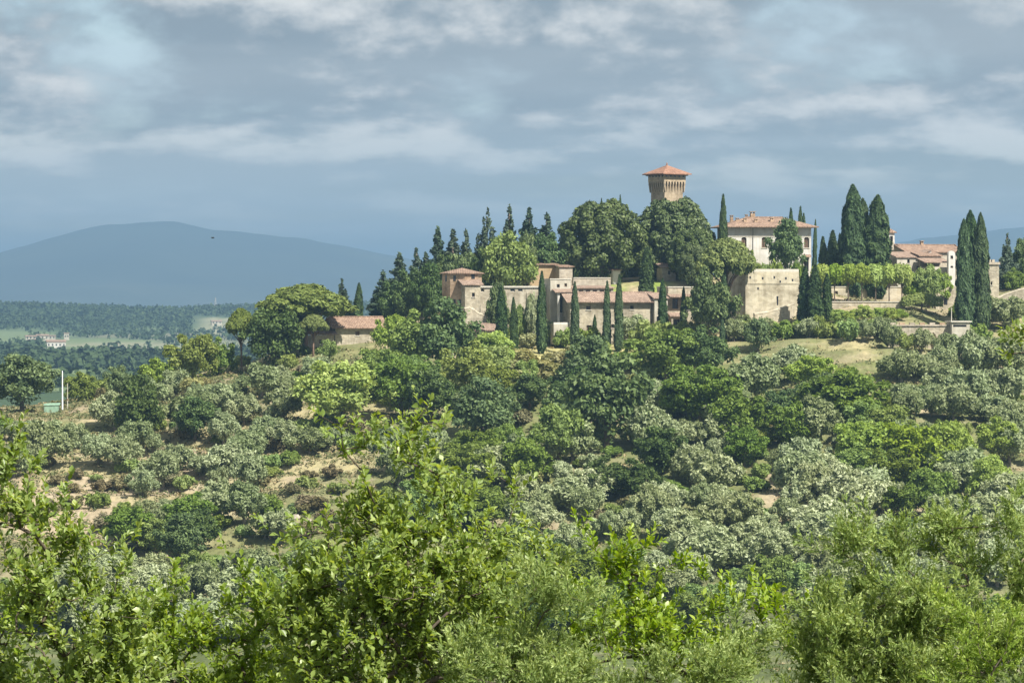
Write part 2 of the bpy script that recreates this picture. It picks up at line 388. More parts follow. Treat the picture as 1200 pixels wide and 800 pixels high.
def cover(x, y, z):
    """land cover colour: what grows or lies on the ground at each place"""
    px = 600 + F * x / np.maximum(y, 300.0)
    n1 = fbm(x / 14, y / 14, 31, 4); n2 = fbm(x / 5, y / 5, 37, 3); n3 = fbm(x / 60, y / 60, 41, 3)
    soil = np.array([0.33, 0.27, 0.18]); dry = np.array([0.31, 0.275, 0.15]); grass = np.array([0.12, 0.14, 0.05]); pale = np.array([0.43, 0.36, 0.27])
    scrub = np.array([0.085, 0.105, 0.042]); lawn = np.array([0.20, 0.26, 0.06])
    def mx(a, b, f): return a * (1 - f[:, None]) + b * f[:, None]
    c = np.tile(soil, (len(x), 1))
    c = mx(c, dry, sm(n1, 0.42, 0.6)); c = mx(c, pale, sm(n2, 0.62, 0.75) * 0.8)
    g = sm(n3 + 0.5 * n2 - 0.25, 0.44, 0.62)
    c = mx(c, grass, np.clip(g * 0.8 + .75 * sm(px, 400, 520) * sm(n1, .3, .5) * (1 - sm(y, 640, 665)), 0, .9))
    c = mx(c, scrub, 1 - sm(y, 500, 548))                               # valley floor and near bank
    c = mx(c, lawn, sm(y, 706, 712) * (1 - sm(y, 735, 745)) * sm(px, 690, 712) * (1 - sm(px, 778, 795)) * sm(n2, .2, .5))
    yl = sm(px, 585, 620) * (1 - sm(px, 800, 830)) * sm(y, 655, 668) * (1 - sm(y, 692, 700))
    c = mx(c, np.array([0.38, 0.36, 0.15]), yl * 0.8)
    # far country
    far = sm(y, 950, 1100); wood = np.array([0.050, 0.080, 0.040]); field = np.array([0.22, 0.22, 0.14]); green = np.array([0.13, 0.17, 0.08]); grove = np.array([0.20, 0.22, 0.14])
    k1 = fbm(x / 140 + 3, y / 260, 51, 3); k2 = fbm(x / 45, y / 160, 57, 3)
    fc = np.tile(green, (len(x), 1)); fc = mx(fc, wood, sm(k1, 0.46, 0.52))
    mid = sm(y, 2550, 2650) * (1 - sm(y, 3250, 3400)) * sm(px, 35, 70); fc = mx(fc, field, mid * sm(k2, 0.38, 0.5)); fc = mx(fc, grove, mid * sm(k2, 0.56, 0.62))
    md2 = sm(y, 3300, 3400) * (1 - sm(y, 3900, 4050)); fc = mx(fc, field * 0.8, md2 * sm(k1, 0.48, 0.56) * 0.8)
    rgt = sm(px, 215, 250) * sm(y, 3700, 3850) * (1 - sm(y, 4450, 4600)); fc = mx(fc, field * 1.1, rgt * sm(k2, 0.4, 0.5))
    fc = mx(fc, wood, sm(y, 4050, 4150) * (1 - rgt)); fc = mx(fc, wood, sm(y, 2180, 2230) * (1 - sm(y, 2540, 2580)))
    return mx(c, fc, far)

def build_ground():
    ys = np.concatenate([np.linspace(-400, 20, 20), np.geomspace(26, 440, 40), np.arange(444, 790, 1.4), np.geomspace(792, 1150, 40), np.geomspace(1170, 5600, 150), np.geomspace(5800, 23000, 24)])
    us = np.concatenate([np.linspace(-2400, -560, 40), np.arange(-500, 1700, 10.0), np.linspace(1760, 3600, 40)])
    U, Y = np.meshgrid(us, ys); X = (U - 600) / F * (np.abs(Y) + 120)
    x = X.ravel(); y = Y.ravel(); z = terrain_z(x, y)
    nu, ny = len(us), len(ys); i = np.arange(ny - 1)[:, None] * nu + np.arange(nu - 1)[None, :]
    f = np.stack([i, i + 1, i + nu + 1, i + nu], -1).reshape(-1, 4)
    c = cover(x, y, z); c = np.concatenate([c, np.ones((len(c), 1))], 1)
    m, nt, bs = new_mat('hillside_ground')
    ge = nd(nt, 'ShaderNodeNewGeometry'); at = nd(nt, 'ShaderNodeAttribute', attribute_name='cover')
    n1 = noise(nt, ge.outputs['Position'], 0.9, 6, 0.65)
    col = mixc(nt, 1.0, at.outputs['Color'], ramp(nt, n1, [(0.3, (0.62, 0.60, 0.55)), (0.5, (1, 1, 1)), (0.72, (1.25, 1.2, 1.1))]), 'MULTIPLY')
    sp = nd(nt, 'ShaderNodeSeparateXYZ'); nt.links.new(ge.outputs['Normal'], sp.inputs[0])
    steep = mr(nt, sp.outputs['Z'], 0.90, 0.78)
    rock = ramp(nt, noise(nt, ge.outputs['Position'], 1.6, 5, 0.7), [(0.35, (0.20, 0.16, 0.10)), (0.55, (0.36, 0.30, 0.21)), (0.75, (0.50, 0.45, 0.36))])
    sp2 = nd(nt, 'ShaderNodeSeparateXYZ'); nt.links.new(ge.outputs['Position'], sp2.inputs[0])
    onhill = nd(nt, 'ShaderNodeMath', operation='MULTIPLY'); nt.links.new(steep, onhill.inputs[0])
    nt.links.new(mr(nt, sp2.outputs['Y'], 470, 500), onhill.inputs[1])
    oh2 = nd(nt, 'ShaderNodeMath', operation='MULTIPLY'); nt.links.new(onhill.outputs[0], oh2.inputs[0]); nt.links.new(mr(nt, sp2.outputs['Y'], 705, 695, 0, 0.75), oh2.inputs[1])
    nt.links.new(mixc(nt, oh2.outputs[0], col, rock), bs.inputs['Base Color'])
    bs.inputs['Roughness'].default_value = 1.0; bs.inputs['Specular IOR Level'].default_value = 0.1
    bump(nt, bs, noise(nt, ge.outputs['Position'], 2.2, 5, 0.65), 0.6, 0.25)
    me = np_mesh('ground', np.stack([x, y, z], 1), f, 4, m, {'cover': ('FLOAT_COLOR', 'POINT', c)}, True)
    return tag(link(bpy.data.objects.new('ground', me)), 'dry terraced hillside, valley floor and far farmland', kind='structure')
build_ground()

def build_mountain(name, label, D, line, depth, seed):
    pxs = np.arange(line[0][0], line[-1][0] + 1, 6.0)
    row = np.interp(pxs, [p for p, _ in line], [r for _, r in line])
    row = np.convolve(np.pad(row, 2, mode='edge'), np.ones(5) / 5, 'valid') + (fbm(pxs / 30, pxs * 0 + seed, seed, 4) - 0.5) * 3.0
    top = -(row - HR) / F * D; k = np.linspace(0, 1, 40)
    x0 = (pxs - 600) / F * D
    X = np.repeat(x0[None], 40, 0); Y = D - depth + k[:, None] * depth * 1.6 + 0 * X
    prof = np.where(k < 0.625, k / 0.625, np.maximum(0, 1 - (k - 0.625) / 0.375)) ** 0.9
    n = fbm(X / 900, Y / 900, seed, 5); gully = (n - 0.5) * 160 * (np.sin(np.pi * np.clip(k / 0.625, 0, 1)) * (k < 0.625))[:, None]
    Z = -125 + (top[None] + 125) * prof[:, None] + gully
    nu = len(pxs); i = np.arange(39)[:, None] * nu + np.arange(nu - 1)[None]
    f = np.stack([i, i + 1, i + nu + 1, i + nu], -1).reshape(-1, 4)
    me = np_mesh(name, np.stack([X.ravel(), Y.ravel(), Z.ravel()], 1), f, 4, M_mount, None, True)
    return tag(link(bpy.data.objects.new(name, me)), label, kind='structure')
M_mount, nt_, bs_ = new_mat('forested_mountain')
_g = nd(nt_, 'ShaderNodeNewGeometry')
nt_.links.new(ramp(nt_, noise(nt_, _g.outputs['Position'], 0.0012, 6, 0.65), [(0.35, (0.025, 0.036, 0.028)), (0.6, (0.045, 0.058, 0.036)), (0.8, (0.09, 0.09, 0.06))]), bs_.inputs['Base Color'])
bs_.inputs['Roughness'].default_value = 1.0
build_mountain('mountain', 'broad twin topped mountain on the horizon', 13500, [(-420, 345), (-200, 325), (-60, 307), (0, 295), (45, 283), (90, 270), (125, 261), (150, 261), (172, 258), (195, 256), (222, 260), (250, 268), (290, 270), (340, 276), (400, 286), (470, 300), (560, 314), (700, 332), (820, 345)], 3200, 61)
build_mountain('mountain', 'faint ridge on the horizon behind the church', 13900, [(820, 345), (930, 316), (1000, 294), (1060, 281), (1100, 276), (1150, 270), (1200, 263), (1260, 260), (1400, 275), (1600, 320), (1700, 345)], 2600, 77)

# ------------------------------------------------------------------ haze: the air over the whole country
hz = MB().box(-22000, 22000, -1500, 24000, -160, 330).build('haze', bpy.data.materials.new('haze_air'))
_m = hz.data.materials[0]; _m.use_nodes = True; _nt = _m.node_tree; _nt.nodes.clear()
_v = nd(_nt, 'ShaderNodeVolumePrincipled'); _o = nd(_nt, 'ShaderNodeOutputMaterial')
_v.inputs['Color'].default_value = (0.41, 0.69, 1.0, 1); _v.inputs['Density'].default_value = 0.00012; _v.inputs['Anisotropy'].default_value = 0.40
_nt.links.new(_v.outputs[0], _o.inputs['Volume'])
tag(hz, 'pale blue summer haze over the far valley', kind='stuff')
# ------------------------------------------------------------------ tree kit
def leaf_quads(P, Nrm, size, aspect, tone, rg, up=None):
    """one small leaf face per point P, facing Nrm; up: preferred long axis"""
    n = len(P)
    Nrm = Nrm / np.maximum(np.linalg.norm(Nrm, axis=1, keepdims=True), 1e-6)
    a = rg.normal(size=(n, 3)) if up is None else up + rg.normal(size=(n, 3)) * 0.35
    a = a - Nrm * np.sum(a * Nrm, 1, keepdims=True); a /= np.maximum(np.linalg.norm(a, axis=1, keepdims=True), 1e-6)
    b = np.cross(Nrm, a)
    s = (size * (0.6 + 0.8 * rg.random(n)))[:, None] * 0.5
    A = a * s * aspect; B = b * s
    V = np.stack([P - A, P + B * 0.9, P + A, P - B * 0.9], 1).reshape(-1, 3)
    return V, np.arange(4 * n).reshape(-1, 4), np.repeat(tone, 1)

def crown_lobes(name, seed, lobes, n, size, mat, aspect=1.5, tilt=0.7, shell=0.22, upb=0.25, fill=0.12, up=None, lower=0.0, air=0.10):
    rg = np.random.default_rng(seed); L = np.array(lobes, dtype=float)
    area = (L[:, 3] * L[:, 4] * L[:, 5]) ** (2 / 3); pr = area / area.sum()
    k = rg.choice(len(L), size=n, p=pr); C = L[k, :3]; S = L[k, 3:6]
    d = rg.normal(size=(n, 3)); d /= np.linalg.norm(d, axis=1, keepdims=True)
    d[:, 2] = np.where((d[:, 2] < -0.35) & (rg.random(n) > lower), -d[:, 2], d[:, 2])
    rad = 1 - shell * rg.random(n) ** 1.2 + air * rg.normal(size=n) * (rg.random(n) < 0.5)
    inner = rg.random(n) < fill; rad = np.where(inner, 0.35 + 0.4 * rg.random(n), rad)
    P = C + d * S * rad[:, None]
    # thin out what lies deep inside another lobe
    deep = np.zeros(n, dtype=bool)
    for q in range(len(L)):
        r = np.sum(((P - L[q, :3]) / L[q, 3:6]) ** 2, 1); deep |= (r < 0.5) & (k != q)
    keep = ~deep | (rg.random(n) < 0.15)
    P = P[keep]; d = d[keep]; k = k[keep]; S = S[keep]; m = len(P)
    Nn = d / S; Nn /= np.linalg.norm(Nn, axis=1, keepdims=True)
    Nn = Nn + np.array([0, 0, upb]) + rg.normal(size=(m, 3)) * tilt
    lt = rg.random(len(L)) * 0.35
    tone = np.clip(0.22 + lt[k] + 0.22 * rg.normal(size=m) + 0.12, 0, 1)
    V, Fq, T = leaf_quads(P, Nn, np.full(m, size), aspect, tone, rg, up)
    return np_mesh(name, V, Fq, 4, mat, {'tone': ('FLOAT', 'FACE', T)})

def lobes_dome(rg, n, R0, H, zb, lobe=(0.28, 0.42), squash=0.8, jitter=0.12, rmin=0.62):
    """lobes spread over a dome of radius R0, height H, lowest at zb"""
    out = [(0, 0, zb + H * 0.42, R0 * 0.66, R0 * 0.66, H * 0.42)]
    for i in range(n):
        t = (i + 0.5) / n; el = math.asin(min(1, -0.25 + 1.22 * t)); az = i * 2.39996 + rg.random() * 0.6
        r = R0 * rg.uniform(lobe[0], lobe[1]); f = rg.uniform(rmin, 1.0 - 0.8 * r / R0 * 0.55)
        x = math.cos(el) * math.cos(az) * (R0 - r * 0.75) * (1 + rg.normal() * jitter); y = math.cos(el) * math.sin(az) * (R0 - r * 0.75) * (1 + rg.normal() * jitter)
        z = zb + H * 0.42 + math.sin(el) * (H * 0.58 - r * squash * 0.6) * (1 + rg.normal() * jitter * 0.6)
        out.append((x, y, max(z, zb + r * 0.4), r, r * rg.uniform(0.85, 1.1), r * squash))
    return out

def trunk_mesh(name, mat, h, r, limbs, seed, lean=0.0, top=None):
    rg = random.Random(seed); mb = MB(); top = top or h
    p = [(0, 0, -0.6), (lean * 0.2, 0, h * 0.35), (lean * 0.6 + rg.uniform(-.1, .1) * r * 4, rg.uniform(-.1, .1) * r * 4, h * 0.7), (lean, 0, h)]
    mb.tube(p, [r * 1.35, r, r * 0.85, r * 0.65], 7)
    for (az, out, z0, z1) in limbs:
        t = z0 / h; bx = lean * t; ex, ey = bx + out * math.cos(az), out * math.sin(az)
        mb.tube([(bx, 0, z0), (bx + (ex - bx) * .45, ey * .45, z0 + (z1 - z0) * .55), (ex, ey, z1)], [r * 0.5, r * 0.38, r * 0.15], 5)
    return mb.mesh(name, mat, True)

KIT = {}       # kind -> list of (crown mesh, trunk mesh, natural width, natural height)
def kit(kind, crown, trunk, w, h): KIT.setdefault(kind, []).append((crown, trunk, w, h))
for i in range(7):
    rg = np.random.default_rng(100 + i)
    lim = [(k * 1.7 + i, 1.2 + .3 * rg.random(), .7, 2.3 + rg.random()) for k in range(4)]
    tk = trunk_mesh('trunk', M['bark_grey'], 1.6, 0.22, lim, i, rg.uniform(-.3, .3))
    L = lobes_dome(rg, 17, 2.9, 4.0, 0.75, (0.18, 0.38), 0.9, 0.32, 0.5)
    kit('olive', crown_lobes('crown', 200 + i, L, 8500, 0.245, M['olive'], 1.9, 0.95, 0.5, 0.4, 0.12, lower=0.5, air=.2), tk, 5.8, 4.75)
    L = lobes_dome(rg, 20, 2.9, 4.2, 0.75, (0.17, 0.34), 0.95, 0.32, 0.5)
    kit('olive_pale', crown_lobes('crown', 220 + i, L, 8500, 0.245, M['olive_pale'], 1.9, 0.95, 0.5, 0.4, 0.10, lower=0.5, air=.2), tk, 5.8, 4.95)
for i in range(5):
    rg = np.random.default_rng(300 + i)
    lim = [(k * 1.5 + i, 2.2, 1.8, 4.5 + rg.random()) for k in range(5)]
    tk = trunk_mesh('trunk', M['bark'], 4.0, 0.3, lim, 40 + i, rg.uniform(-.4, .4))
    for kind, mt, n, sz in (('oak', 'oak', 11000, .33), ('lime', 'lime', 11000, .33), ('dark', 'dark_leaf', 11000, .33)):
        L = lobes_dome(rg, 30, 4.3, 7.6, 0.9, (0.15, 0.34), 0.85, 0.28, 0.5)
        kit(kind, crown_lobes('crown', 320 + i * 3 + len(kind), L, n, sz, M[mt], 1.5, 0.95, 0.5, 0.4, 0.12, lower=0.35, air=.2), tk, 8.6, 8.4)
for i in range(5):
    rg = np.random.default_rng(400 + i)
    tk = trunk_mesh('trunk', M['bark'], 0.8, 0.1, [(k * 1.6 + i, .6, .3, 1.2) for k in range(4)], 60 + i)
    for kind, mt in (('shrub', 'oak'), ('shrub_dark', 'dark_leaf'), ('straw', 'straw'), ('dry', 'dry')):
        L = lobes_dome(rg, 9, 1.7, 2.0, 0.1, (0.28, 0.45), 0.85, 0.25, 0.5)
        kit(kind, crown_lobes('crown', 430 + i * 5 + len(kind), L, 2200, 0.26, M[mt], 1.6, 0.85, 0.4, 0.3, 0.15, lower=0.6), tk, 3.4, 2.3)
# holm oak: broad, dense, many small rounded heads
for i in range(2):
    rg = np.random.default_rng(500 + i)
    L = lobes_dome(rg, 75, 8.6, 14.5, 0.8, (0.13, 0.22), 0.85, 0.06, 0.8)
    tk = trunk_mesh('trunk', M['bark'], 6, 0.6, [(k * 1.3, 4.5, 3, 8) for k in range(5)], 70 + i)
    kit('holm', crown_lobes('crown', 510 + i, L, 34000, 0.43, M['holm'], 1.3, 0.55, 0.25, 0.25, 0.06, lower=0.4), tk, 17.2, 15.3)
# umbrella pine: flat dome of tufted heads on spreading limbs
for i in range(3):
    rg = np.random.default_rng(600 + i); L = []
    for k in range(60):
        a = k * 2.39996; rr = math.sqrt((k + .5) / 60) * 5.0 * rg.uniform(.92, 1.04)
        L.append((rr * math.cos(a), rr * math.sin(a), 7.9 + 3.4 * (1 - (rr / 5.2) ** 2) * rg.uniform(.85, 1.1), rg.uniform(.9, 1.3), rg.uniform(.9, 1.3), rg.uniform(.6, .8)))
        if k % 3 == 0: L.append((rr * .9 * math.cos(a), rr * .9 * math.sin(a), 7.6 + 1.0 * (1 - (rr / 5.2) ** 2), .9, .9, .5))
    lim = [(k * 2 * math.pi / 9 + rg.uniform(-.2, .2), rg.uniform(2.2, 4.2), 4.6 + rg.uniform(0, 1.2), rg.uniform(7.8, 8.6)) for k in range(9)]
    tk = trunk_mesh('trunk', M['bark_pine'], 8.4, 0.34, lim, 80 + i, rg.uniform(-.5, .5))
    kit('umbrella', crown_lobes('crown', 610 + i, L, 26000, 0.30, M['pine'], 2.0, 0.5, 0.3, 0.5, 0.1, lower=0.25), tk, 12.0, 12.1)
def cypress_mesh(seed, w, h, n, size, mat, ragged=0.12, tips=1, pw=2.8):
    rg = np.random.default_rng(seed)
    t = rg.random(n) ** 0.9; az = rg.random(n) * 2 * math.pi
    prof = np.minimum(1, (t * 7 + .25)) ** .5 * np.maximum(0.02, 1 - t ** pw) ** 0.72
    nz_ = vnoise(az * 2.2 + seed, t * h * 0.9, seed) * 0.6 + vnoise(az * 5 + seed, t * h * 2.0, seed + 3) * 0.4
    r = w / 2 * prof * (1 - ragged + 2 * ragged * nz_) * np.where(rg.random(n) < .12, .6 + .4 * rg.random(n), 1 - .12 * rg.random(n))
    P = np.stack([r * np.cos(az), r * np.sin(az), 0.25 + t * h * 0.985], 1)
    if tips > 1:
        for q in range(tips - 1):
            sel = rg.random(n) < 1 / tips; off = (q + 1) * w * .28; P[sel, 0] += off * (1 if q % 2 == 0 else -1) * np.clip(1 - 0 * t[sel], 0, 1); P[sel, 2] *= rg.uniform(.78, .92)
    Nn = np.stack([np.cos(az), np.sin(az), 0.35 + 0 * az], 1) + rg.normal(size=(n, 3)) * .45
    tone = np.clip(0.12 + 0.55 * nz_ + .16 * rg.normal(size=n), 0, 1)
    V, Fq, T = leaf_quads(P, Nn, np.full(n, size), 2.2, tone, rg, np.tile([0, 0, 1.0], (n, 1)))
    return np_mesh('crown', V, Fq, 4, mat, {'tone': ('FLOAT', 'FACE', T)})
for i in range(4):
    tk = trunk_mesh('trunk', M['bark'], 1.5, 0.16, [], 90 + i)
    kit('cypress', cypress_mesh(700 + i, 1.6, 12, 5200, .24, M['cypress'], .42), tk, 1.6, 12)
    kit('cypress_wide', cypress_mesh(720 + i, 3.6, 16, 12000, .30, M['cypress'], .42, pw=4.2), tk, 3.6, 16)
def conifer(i, kind, w, h, layers, mat, droop, dens):
    rg = np.random.default_rng(800 + i); L = []
    for q in range(layers):
        t = q / (layers - 1); z = h * (.12 + .84 * t); rr = w / 2 * min(1, (1 - t) ** .9 * 1.3) * rg.uniform(.75, 1.15) + .22
        nb = max(3, int(7 * (1 - t) + 3)); a0 = rg.random() * 6.28
        for b in range(nb):
            if rg.random() < .16: continue
            a = a0 + b * 6.283 / nb + rg.normal() * .2; f = rg.uniform(.45, .85)
            L.append((rr * f * math.cos(a), rr * f * math.sin(a), z - droop * rr * f + rg.normal() * .15, max(.22, rr * .40), max(.22, rr * .40), max(.3, h / layers * .75)))
    L.append((0, 0, h * .97, .2, .2, h * .05))
    tk = trunk_mesh('trunk', M['bark'], h * .95, .22, [], 800 + i)
    kit(kind, crown_lobes('crown', 820 + i, L, dens, .34, mat, 2.0, .6, .5, .25, .2, lower=.6), tk, w, h)
for i in range(5): conifer(i, 'conifer', 4.6, 15, 19, M['conifer'], .25, 9000)
for i in range(2): conifer(10 + i, 'cedar', 6.5, 14, 9, M['conifer'], -.05, 8500)
# clipped avenue tree: flat-topped dense head on a bare stem
for i in range(3):
    rg = np.random.default_rng(900 + i); L = []
    for k in range(18):
        a = k * 2.4; rr = math.sqrt((k + .5) / 18) * 1.5; L.append((rr * math.cos(a), rr * math.sin(a), 4.2 + rg.uniform(-.3, .5) + .5 * (1 - rr / 1.6), .9, .9, rg.uniform(.9, 1.25)))
    tk = trunk_mesh('trunk', M['bark'], 3.4, 0.14, [(k * 1.6, .9, 2.4, 4.2) for k in range(4)], 95 + i)
    kit('clipped', crown_lobes('crown', 910 + i, L, 5600, .30, M['lime'], 1.4, .55, .25, .3, .1, lower=.5), tk, 4.6, 5.9)

TREES = []
def tree(kind, name, px, base, wpx, hpx, phrase, cat='tree', group=None, D=None, label=None, variant=None, rz=None, sink=0.25):
    """a tree whose foot is seen at (px, base), wpx wide and hpx tall in photo pixels, standing on the terrain"""
    if D is None: x, y, z = hit(px, base)
    else:
        x = (px - 600) / F * D; y = D; z = min(tz(x, y), -(base - HR) / F * D)
        hpx = hpx + max(0.0, (HR - z / D * F) - base)
    ks = KIT[kind]; v = ks[(variant if variant is not None else random.randrange(len(ks))) % len(ks)]
    s = y / F; w = wpx * s / v[2]; h = hpx * s / v[3]
    o = empty(name, (x, y, z - sink), random.uniform(0, 6.28) if rz is None else rz); o.scale = (w, w, h)
    if 'cypress' in kind: o.rotation_euler = (R(random.uniform(-1.6, 1.6)), R(random.uniform(-1.6, 1.6)), o.rotation_euler.z)
    link(bpy.data.objects.new('trunk', v[1]), o); link(bpy.data.objects.new('crown', v[0]), o)
    tag(o, label, cat, group)
    if not label: TREES.append((o, phrase, px, base))
    return o

# --- trees one can name one by one around the village
DV = 700
def T(kind, name, px, base, w, h, label, D, group=None, **k): return tree(kind, name, px, base, w, h, None, 'tree', group, D, label, **k)
g = 'slim cypresses among the houses'
T('cypress', 'cypress_tree', 588, 402, 13, 66, 'bushy cypress beside the small pink lean-to roof', 688, g)
T('cypress', 'cypress_tree', 603, 408, 9, 60, 'short slim cypress in front of the cream garden wall', 682, g)
T('cypress', 'cypress_tree', 634, 408, 11.5, 90, 'tall slim cypress between the garden wall and the white loggia house', 684, g)
T('cypress', 'cypress_tree', 674, 412, 10, 82, 'slim cypress at the shaded end of the long stone barn', 684, g)
T('cypress', 'cypress_tree', 711, 405, 9, 76, 'dark slim cypress at the middle of the long stone barn', 684, g, variant=1)
T('cypress', 'cypress_tree', 724.5, 410, 10, 88, 'taller slim cypress just right of the barn middle', 683, g, variant=2)
T('cypress', 'cypress_tree', 777, 396, 11, 70, 'slim cypress at the sunny end of the long stone barn', 690, g)
T('cypress', 'cypress_tree', 800, 392, 8, 56, 'thin cypress before the house with the porch', 688, g)
T('cypress', 'cypress_tree', 696, 398, 6, 30, 'very small dark upright shape against the front of the long barn', 692, g)  # narrow dark upright shape at the barn front, drawn with the cypress mesh
T('cypress', 'cypress_tree', 757, 345, 16, 56, 'bright green cypress on the lawn above the barn', 716, g)
T('cypress', 'cypress_tree', 847.5, 300, 10, 72, 'needle thin cypress standing high beside the villa roof', 728, g)
T('cypress', 'cypress_tree', 849, 378, 10, 68, 'dark cypress at the foot of the bastion, by the leaning pine', 682, g)
T('cypress', 'cypress_tree', 846, 408, 7, 36, 'small cypress below the leaning pine', 672, g)
g = 'cypress tips behind the roofs'
for px, r, w, h, lb in ((927, 300, 9, 56, 'blunt cypress tip over the villa ridge, left of the close pair'), (937, 300, 8, 58, 'taller of the close pair of cypress tips behind the villa'), (942, 302, 8, 52, 'shorter of the close pair of cypress tips behind the villa'), (954, 305, 5, 48, 'small cypress tip at the corner of the villa roof'), (728, 290, 6, 61, 'cypress tip showing over the great round holm oak'), (707, 290, 6, 57, 'faint cypress tip over the crown of the great holm oak'), (690, 290, 5, 55, 'lowest cypress tip above the great holm oak')):
    T('cypress', 'cypress_tree', px, r, w, h, lb, 775, g)
T('cypress', 'cypress_tree', 419.5, 378, 11, 47, 'lone dark cypress behind the farmhouse with the long roof', 722)
T('cypress_wide', 'cypress_tree', 1001, 345, 28, 128, 'tallest broad cypress of the pair behind the clipped avenue', 716)
T('cypress_wide', 'cypress_tree', 1026, 345, 30, 116, 'broad rounded cypress next to the small bell tower', 716)
T('cypress_wide', 'cypress_tree', 1012, 345, 22, 112, 'middle cypress wedged into the tall group behind the avenue', 719)
T('cypress', 'cypress_tree', 975, 345, 16, 75, 'light green cypress between villa and tall cypress group', 722)
T('cypress', 'cypress_tree', 966, 345, 12, 68, 'lower cypress at the end of the villa', 724)
T('cypress', 'cypress_tree', 985, 345, 14, 70, 'dark cypress tucked beside the tall group', 724)
g = 'young cypresses at the corner of the bastion'
T('cypress', 'cypress_tree', 942, 372, 15, 60, 'young cypress touching the bastion corner', 686, g)
T('cypress', 'cypress_tree', 955, 372, 17, 62, 'fullest young cypress beside the bastion corner', 684, g)
T('cypress', 'cypress_tree', 969, 370, 12, 50, 'lowest young cypress beside the bastion corner', 686, g)
T('cypress_wide', 'cypress_tree', 1131, 376, 20, 119, 'front one of the three great cypresses by the church', 684)
T('cypress_wide', 'cypress_tree', 1139, 372, 24, 125, 'tallest of the three great cypresses by the church', 690)
T('cypress_wide', 'cypress_tree', 1150.5, 374, 19, 124, 'slim outer one of the three great cypresses by the church', 687)
# dark conifer wood at the left end of the village
g = 'dark conifer wood'
lab = ['thin conifer at the low edge of the wood', 'ragged conifer second along the wood edge', 'short dark conifer in the wood edge', 'conifer with a bent tip before the tall pair', 'tall conifer with a narrow crown, first of the pair', 'tall forked conifer, second of the pair', 'slim conifer behind the octagonal tower house']
for (px, b, w, h), lb in zip(((449, 378, 34, 62), (468, 376, 40, 80), (488, 374, 34, 84), (499, 372, 28, 78), (513, 368, 36, 102), (531, 364, 38, 96), (546, 358, 30, 90)), lab):
    T('conifer', 'conifer_tree', px, b, w, h, lb, 735, g)
T('cedar', 'cedar_tree', 571, 345, 44, 97, 'wide blue green cedar above the octagonal tower house', 742, g)
T('conifer', 'conifer_tree', 597, 340, 30, 100, 'tallest spire of the conifer wood above the oak', 748, g)
T('conifer', 'conifer_tree', 620, 336, 36, 93, 'loose conifer between spire and great holm oak', 746, g)
T('conifer', 'conifer_tree', 641, 336, 42, 87, 'dense conifer touching the great holm oak', 742, g)
for k, (px, b, w, h) in enumerate(((458, 385, 34, 50), (480, 385, 40, 62), (503, 382, 40, 66), (524, 372, 40, 66), (548, 362, 44, 62), (566, 352, 30, 56), (640, 336, 44, 56), (585, 345, 36, 60), (616, 338, 30, 60))):
    T('dark', 'evergreen_tree', px, b, w, h, ['dark round evergreen at the foot of the conifer wood, lowest of the slope', 'dark evergreen under the ragged conifer', 'dark evergreen below the tall conifer pair', 'dark evergreen left of the octagonal tower house', 'dark evergreen right behind the octagonal tower house', 'dark evergreen under the wide cedar', 'dark evergreen crown under the great holm oak edge', 'dark evergreen behind the light green oak', 'dark evergreen under the loose conifer'][k], 728 - k % 3 * 3, g)
T('oak', 'oak_tree', 598, 342, 60, 68, 'light green round oak above the cream garden wall', 718)
T('holm', 'holm_oak_tree', 707, 345, 106, 110, 'great round holm oak above the long barn', 734, variant=0)
T('holm', 'holm_oak_tree', 788, 345, 98, 114, 'great holm oak in front of the square tower', 740, variant=1)
T('holm', 'holm_oak_tree', 812, 336, 62, 68, 'smaller holm oak beside the tower oak', 728, variant=0)
for px, lb in ((672, 'dark undergrowth tree under the outer edge of the great holm oak'), (694, 'dark undergrowth tree below the heart of the great holm oak'), (716, 'dark undergrowth tree behind the small white wall fragment'), (738, 'dark undergrowth tree between great holm oak and bright cypress'), (806, 'dark undergrowth tree below the tower oak')):
    T('dark', 'evergreen_tree', px, 340, 34, 42, lb, 752, 'undergrowth beneath the holm oaks')
T('dark', 'evergreen_tree', 765, 338, 46, 60, 'dark evergreen between the two great holm oaks', 738)
T('dark', 'laurel_tree', 921, 324, 44, 60, 'dense oval laurel in front of the white villa', 722, variant=2)
for px, w, h, lb in ((884, 20, 16, 'low bush on the bastion terrace, nearest the leaning pine'), (897, 18, 13, 'low bush on the bastion terrace below the arched window'), (908, 22, 18, 'low bush on the bastion terrace beside the laurel'), (934, 20, 17, 'low bush on the bastion terrace at its corner')):
    T('shrub', 'terrace_bush', px, 320, w, h, lb, 709, 'bushes on the bastion terrace')
T('oak', 'small_tree', 878, 322, 22, 26, 'thin pale shrub tree on the bastion terrace', 716, variant=1)
T('umbrella', 'umbrella_pine', 851, 378, 76, 102, 'leaning umbrella pine beside the bastion', 686, variant=0, rz=0.4)
T('dark', 'evergreen_tree', 832, 392, 54, 70, 'dark evergreen in front of the leaning umbrella pine', 680, variant=3)
T('holm', 'evergreen_tree', 815, 345, 40, 60, 'shadowy evergreen hiding the bank left of the pine', 722, variant=1)
T('umbrella', 'umbrella_pine', 357, 432, 122, 102, 'broadest umbrella pine over the farmhouse', 692, variant=1)
T('umbrella', 'umbrella_pine', 330, 434, 64, 84, 'umbrella pine on the low side of the broadest one', 694, variant=2)
T('umbrella', 'umbrella_pine', 367, 418, 38, 52, 'small umbrella pine before the farmhouse annex', 684, variant=0)
T('umbrella', 'umbrella_pine', 283, 436, 42, 76, 'separate slender umbrella pine at the hill edge', 688, variant=2)
T('dark', 'evergreen_tree', 324, 438, 70, 76, 'dark evergreen under the umbrella pines', 684, variant=1)
